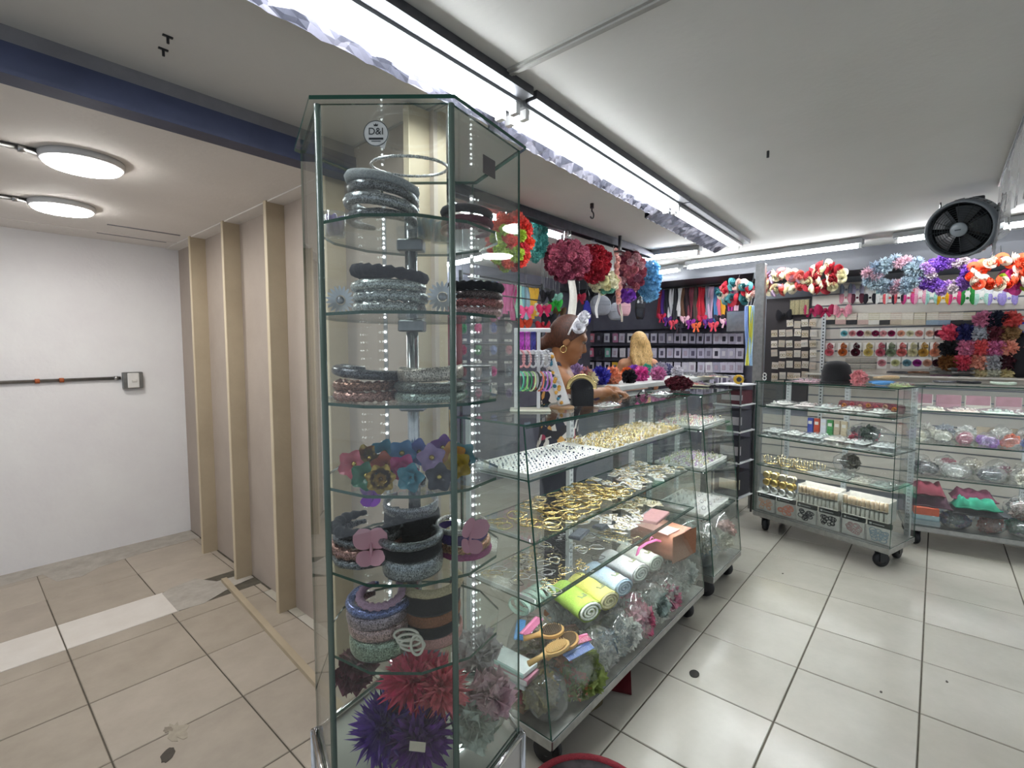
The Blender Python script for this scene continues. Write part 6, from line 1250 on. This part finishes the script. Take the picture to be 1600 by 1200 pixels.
for k in range(5):
    q = at(672 + k * 9, 640, Y=1.9); t = thing('hair_extension', 'blond hair extension, %s of five hanging behind the tower' % ORD[k], 'hair extension', q, 0, 'hair extensions behind the tower')
    b_ = MB()
    for s_ in range(10): b_.tube([(.012 * math.cos(s_), .012 * math.sin(s_), 0), (.016 * math.cos(s_ + .5), .014 * math.sin(s_), -.10), (.012 * math.cos(s_), .012 * math.sin(s_ + 1), -.21 - .01 * (s_ % 3))], [.003, .0035, .001], 4)
    b_.obj('strands', C(('#a88a50', '#b89a60', '#8a6a3c', '#c0a468', '#a8804a')[k], 'hair'), t); MB().box(-.016, .016, -.008, .008, 0, .02).obj('clip_top', M_DARK, t)
hr_ = thing('extension_bar', 'thin bar holding the blond hair extensions', 'rail', (2.0, 1.9, 0)); a, b_ = at(664, 636, Y=1.9), at(716, 636, Y=1.9)
MB().tube([(a.x - 2.0, 0, a.z + .012), (b_.x - 2.0, 0, a.z + .012)], .006, 6).obj('bar', M_ALU, hr_); MB().tube([(a.x - 2.0, 0, 0), (a.x - 2.0, 0, a.z + .012)], .008, 8).obj('stand', M_ALU, hr_); MB().lathe([(.002, 0), (.12, 0), (.12, .012), (.002, .015)], 20, o=(a.x - 2.0, 0, 0)).obj('foot', M_DARK, hr_)
# ------------------------------------------------------------------ rack in the gap, things on the cabinets
rk = thing('goods_rack', 'narrow dark rack of boxes in the gap beside the wheeled cabinet', 'rack', (4.73, 1.39, 0), -.15)
for z in (.18, .50, .78, 1.02, 1.20): MB().box(-.15, .15, -.13, .13, z - .012, z, .002).obj('shelf', C('#d8d8da', 'paint'), rk)
for x in (-.14, .14):
    for y in (-.12, .12): MB().tube([(x, y, 0), (x, y, 1.22)], .009, 8).obj('upright', M_DARK, rk, True)
gb = [(.18, '#2a2a34', 'black', .22), (.50, '#35353f', 'charcoal', .20), (.78, '#45454f', 'slate', .18), (1.02, '#5a2a34', 'dark wine', .12)]
for z, h, nm, hh in gb:
    t = thing('goods_box', '%s box on the narrow rack in the gap' % nm, 'box', inl(rk, 0, 0, z + .001), -.15); MB().box(-.125, .125, -.11, .11, 0, hh, .006).obj('carton', C(h, 'paper'), t)
    MB().box(-.1256, -.08, -.1106, .06, hh * .3, hh * .7).obj('label_patch', C('#c9c4a8' if nm == 'black' else '#b8b4b8', 'paper'), t)
t = thing('tape_roll', 'yellow tape roll on top of the narrow rack', 'tape', inl(rk, -.06, -.06, 1.201), .5)
MB().lathe([(.022, -.02), (.042, -.02), (.042, .02), (.022, .02)], 24, 'x', (0, 0, .042)).obj('roll', C('#c8a030', 'film'), t, True); MB().lathe([(.019, -.021), (.022, -.021), (.022, .021), (.019, .021)], 24, 'x', (0, 0, .042)).obj('core', M_DARK, t, True)
z3 = 1.2545
hd_ = thing('black_hood', 'black velvet domed head form standing on the wheeled cabinet', 'head form', inl(C3, .50, .22, z3), 0)
MB().lathe([(.002, .17), (.05, .165), (.085, .135), (.098, .08), (.098, .03), (.10, 0), (.002, 0)], 24).obj('dome', C('#121114', 'velvet'), hd_, True); MB().tube([(.10 * math.cos(a), .10 * math.sin(a), .008) for a in [2 * PI * q / 24 for q in range(24)]], .008, 6, True).obj('edge', C('#1a1a1e', 'velvet'), hd_, True)
puff(PUFFS[0], inl(C3, .66, .20, z3 + .045), '#e0989c', .055, 'salmon pink pompom on the wheeled cabinet', 'pompom', 'flower_pompom')
bandobj('puff', C('#5a94cc', 'fabric'), inl(C3, .80, .20, z3 + .019), .3, 'sky blue padded headband lying on the wheeled cabinet', (0, 0), 1.0, 'headbands on the cabinets')
bandobj('puff', C('#d8b890', 'fabric'), inl(C3, .81, .24, z3 + .055), .5, 'beige padded headband resting on the sky blue one', (0, .1), .95, 'headbands on the cabinets')
crumple_pack(C3, .30, .20, z3, .12, .07, '#d8b8c0', 'pinkish clear packet on the wheeled cabinet', 231); crumple_pack(C3, .92, .20, z3, .06, .09, '#c8d8a0', 'pale green packet at the end of the wheeled cabinet', 232)
z4 = 1.2445
for k, (x, h, nm, kd) in enumerate(((.22, '#4a4a52', 'checked', 'glitter'), (.36, '#17171c', 'black bow', 'velvet'), (.55, '#b8c4b4', 'pale sage', 'fabric'), (.75, '#c890a0', 'dusty rose', 'fabric'), (.95, '#d8d4a8', 'straw', 'fabric'))):
    bandobj('pad', C(h, kd), inl(C4, x, .22, z4 + .018), math.radians(-81), '%s headband lying on the lit cabinet top' % nm, (0, 0), .95, 'headbands on the cabinets')
t = thing('ring_clip', 'small white loop clip standing at the corner of the wheeled cabinet', 'clip', inl(C3, .03, .06, z3), r3)
for z in (.018, .046): MB().tube([(.014 * math.cos(a), 0, z + .014 * math.sin(a)) for a in [2 * PI * q / 18 for q in range(18)]], .004, 6, True).obj('loop', C('#d8d8d4', 'plastic'), t, True)
t = thing('dark_jacket', 'black garment hanging at the far end of the slat wall', 'garment', W(1603, 560, .06), RZ)
lump(.10, .04, .20, 33, 14, 10, .15).obj('body', C('#17171c', 'fabric'), t, True); MB().tube([(-.08, 0, .17), (0, 0, .22), (.08, 0, .17)], .006, 6).obj('hanger', M_ALU, t, True)
bowcard(1597, 512, '#3a4ac0', '#3a4ac0', 'royal blue bow card at the end of the slat wall')
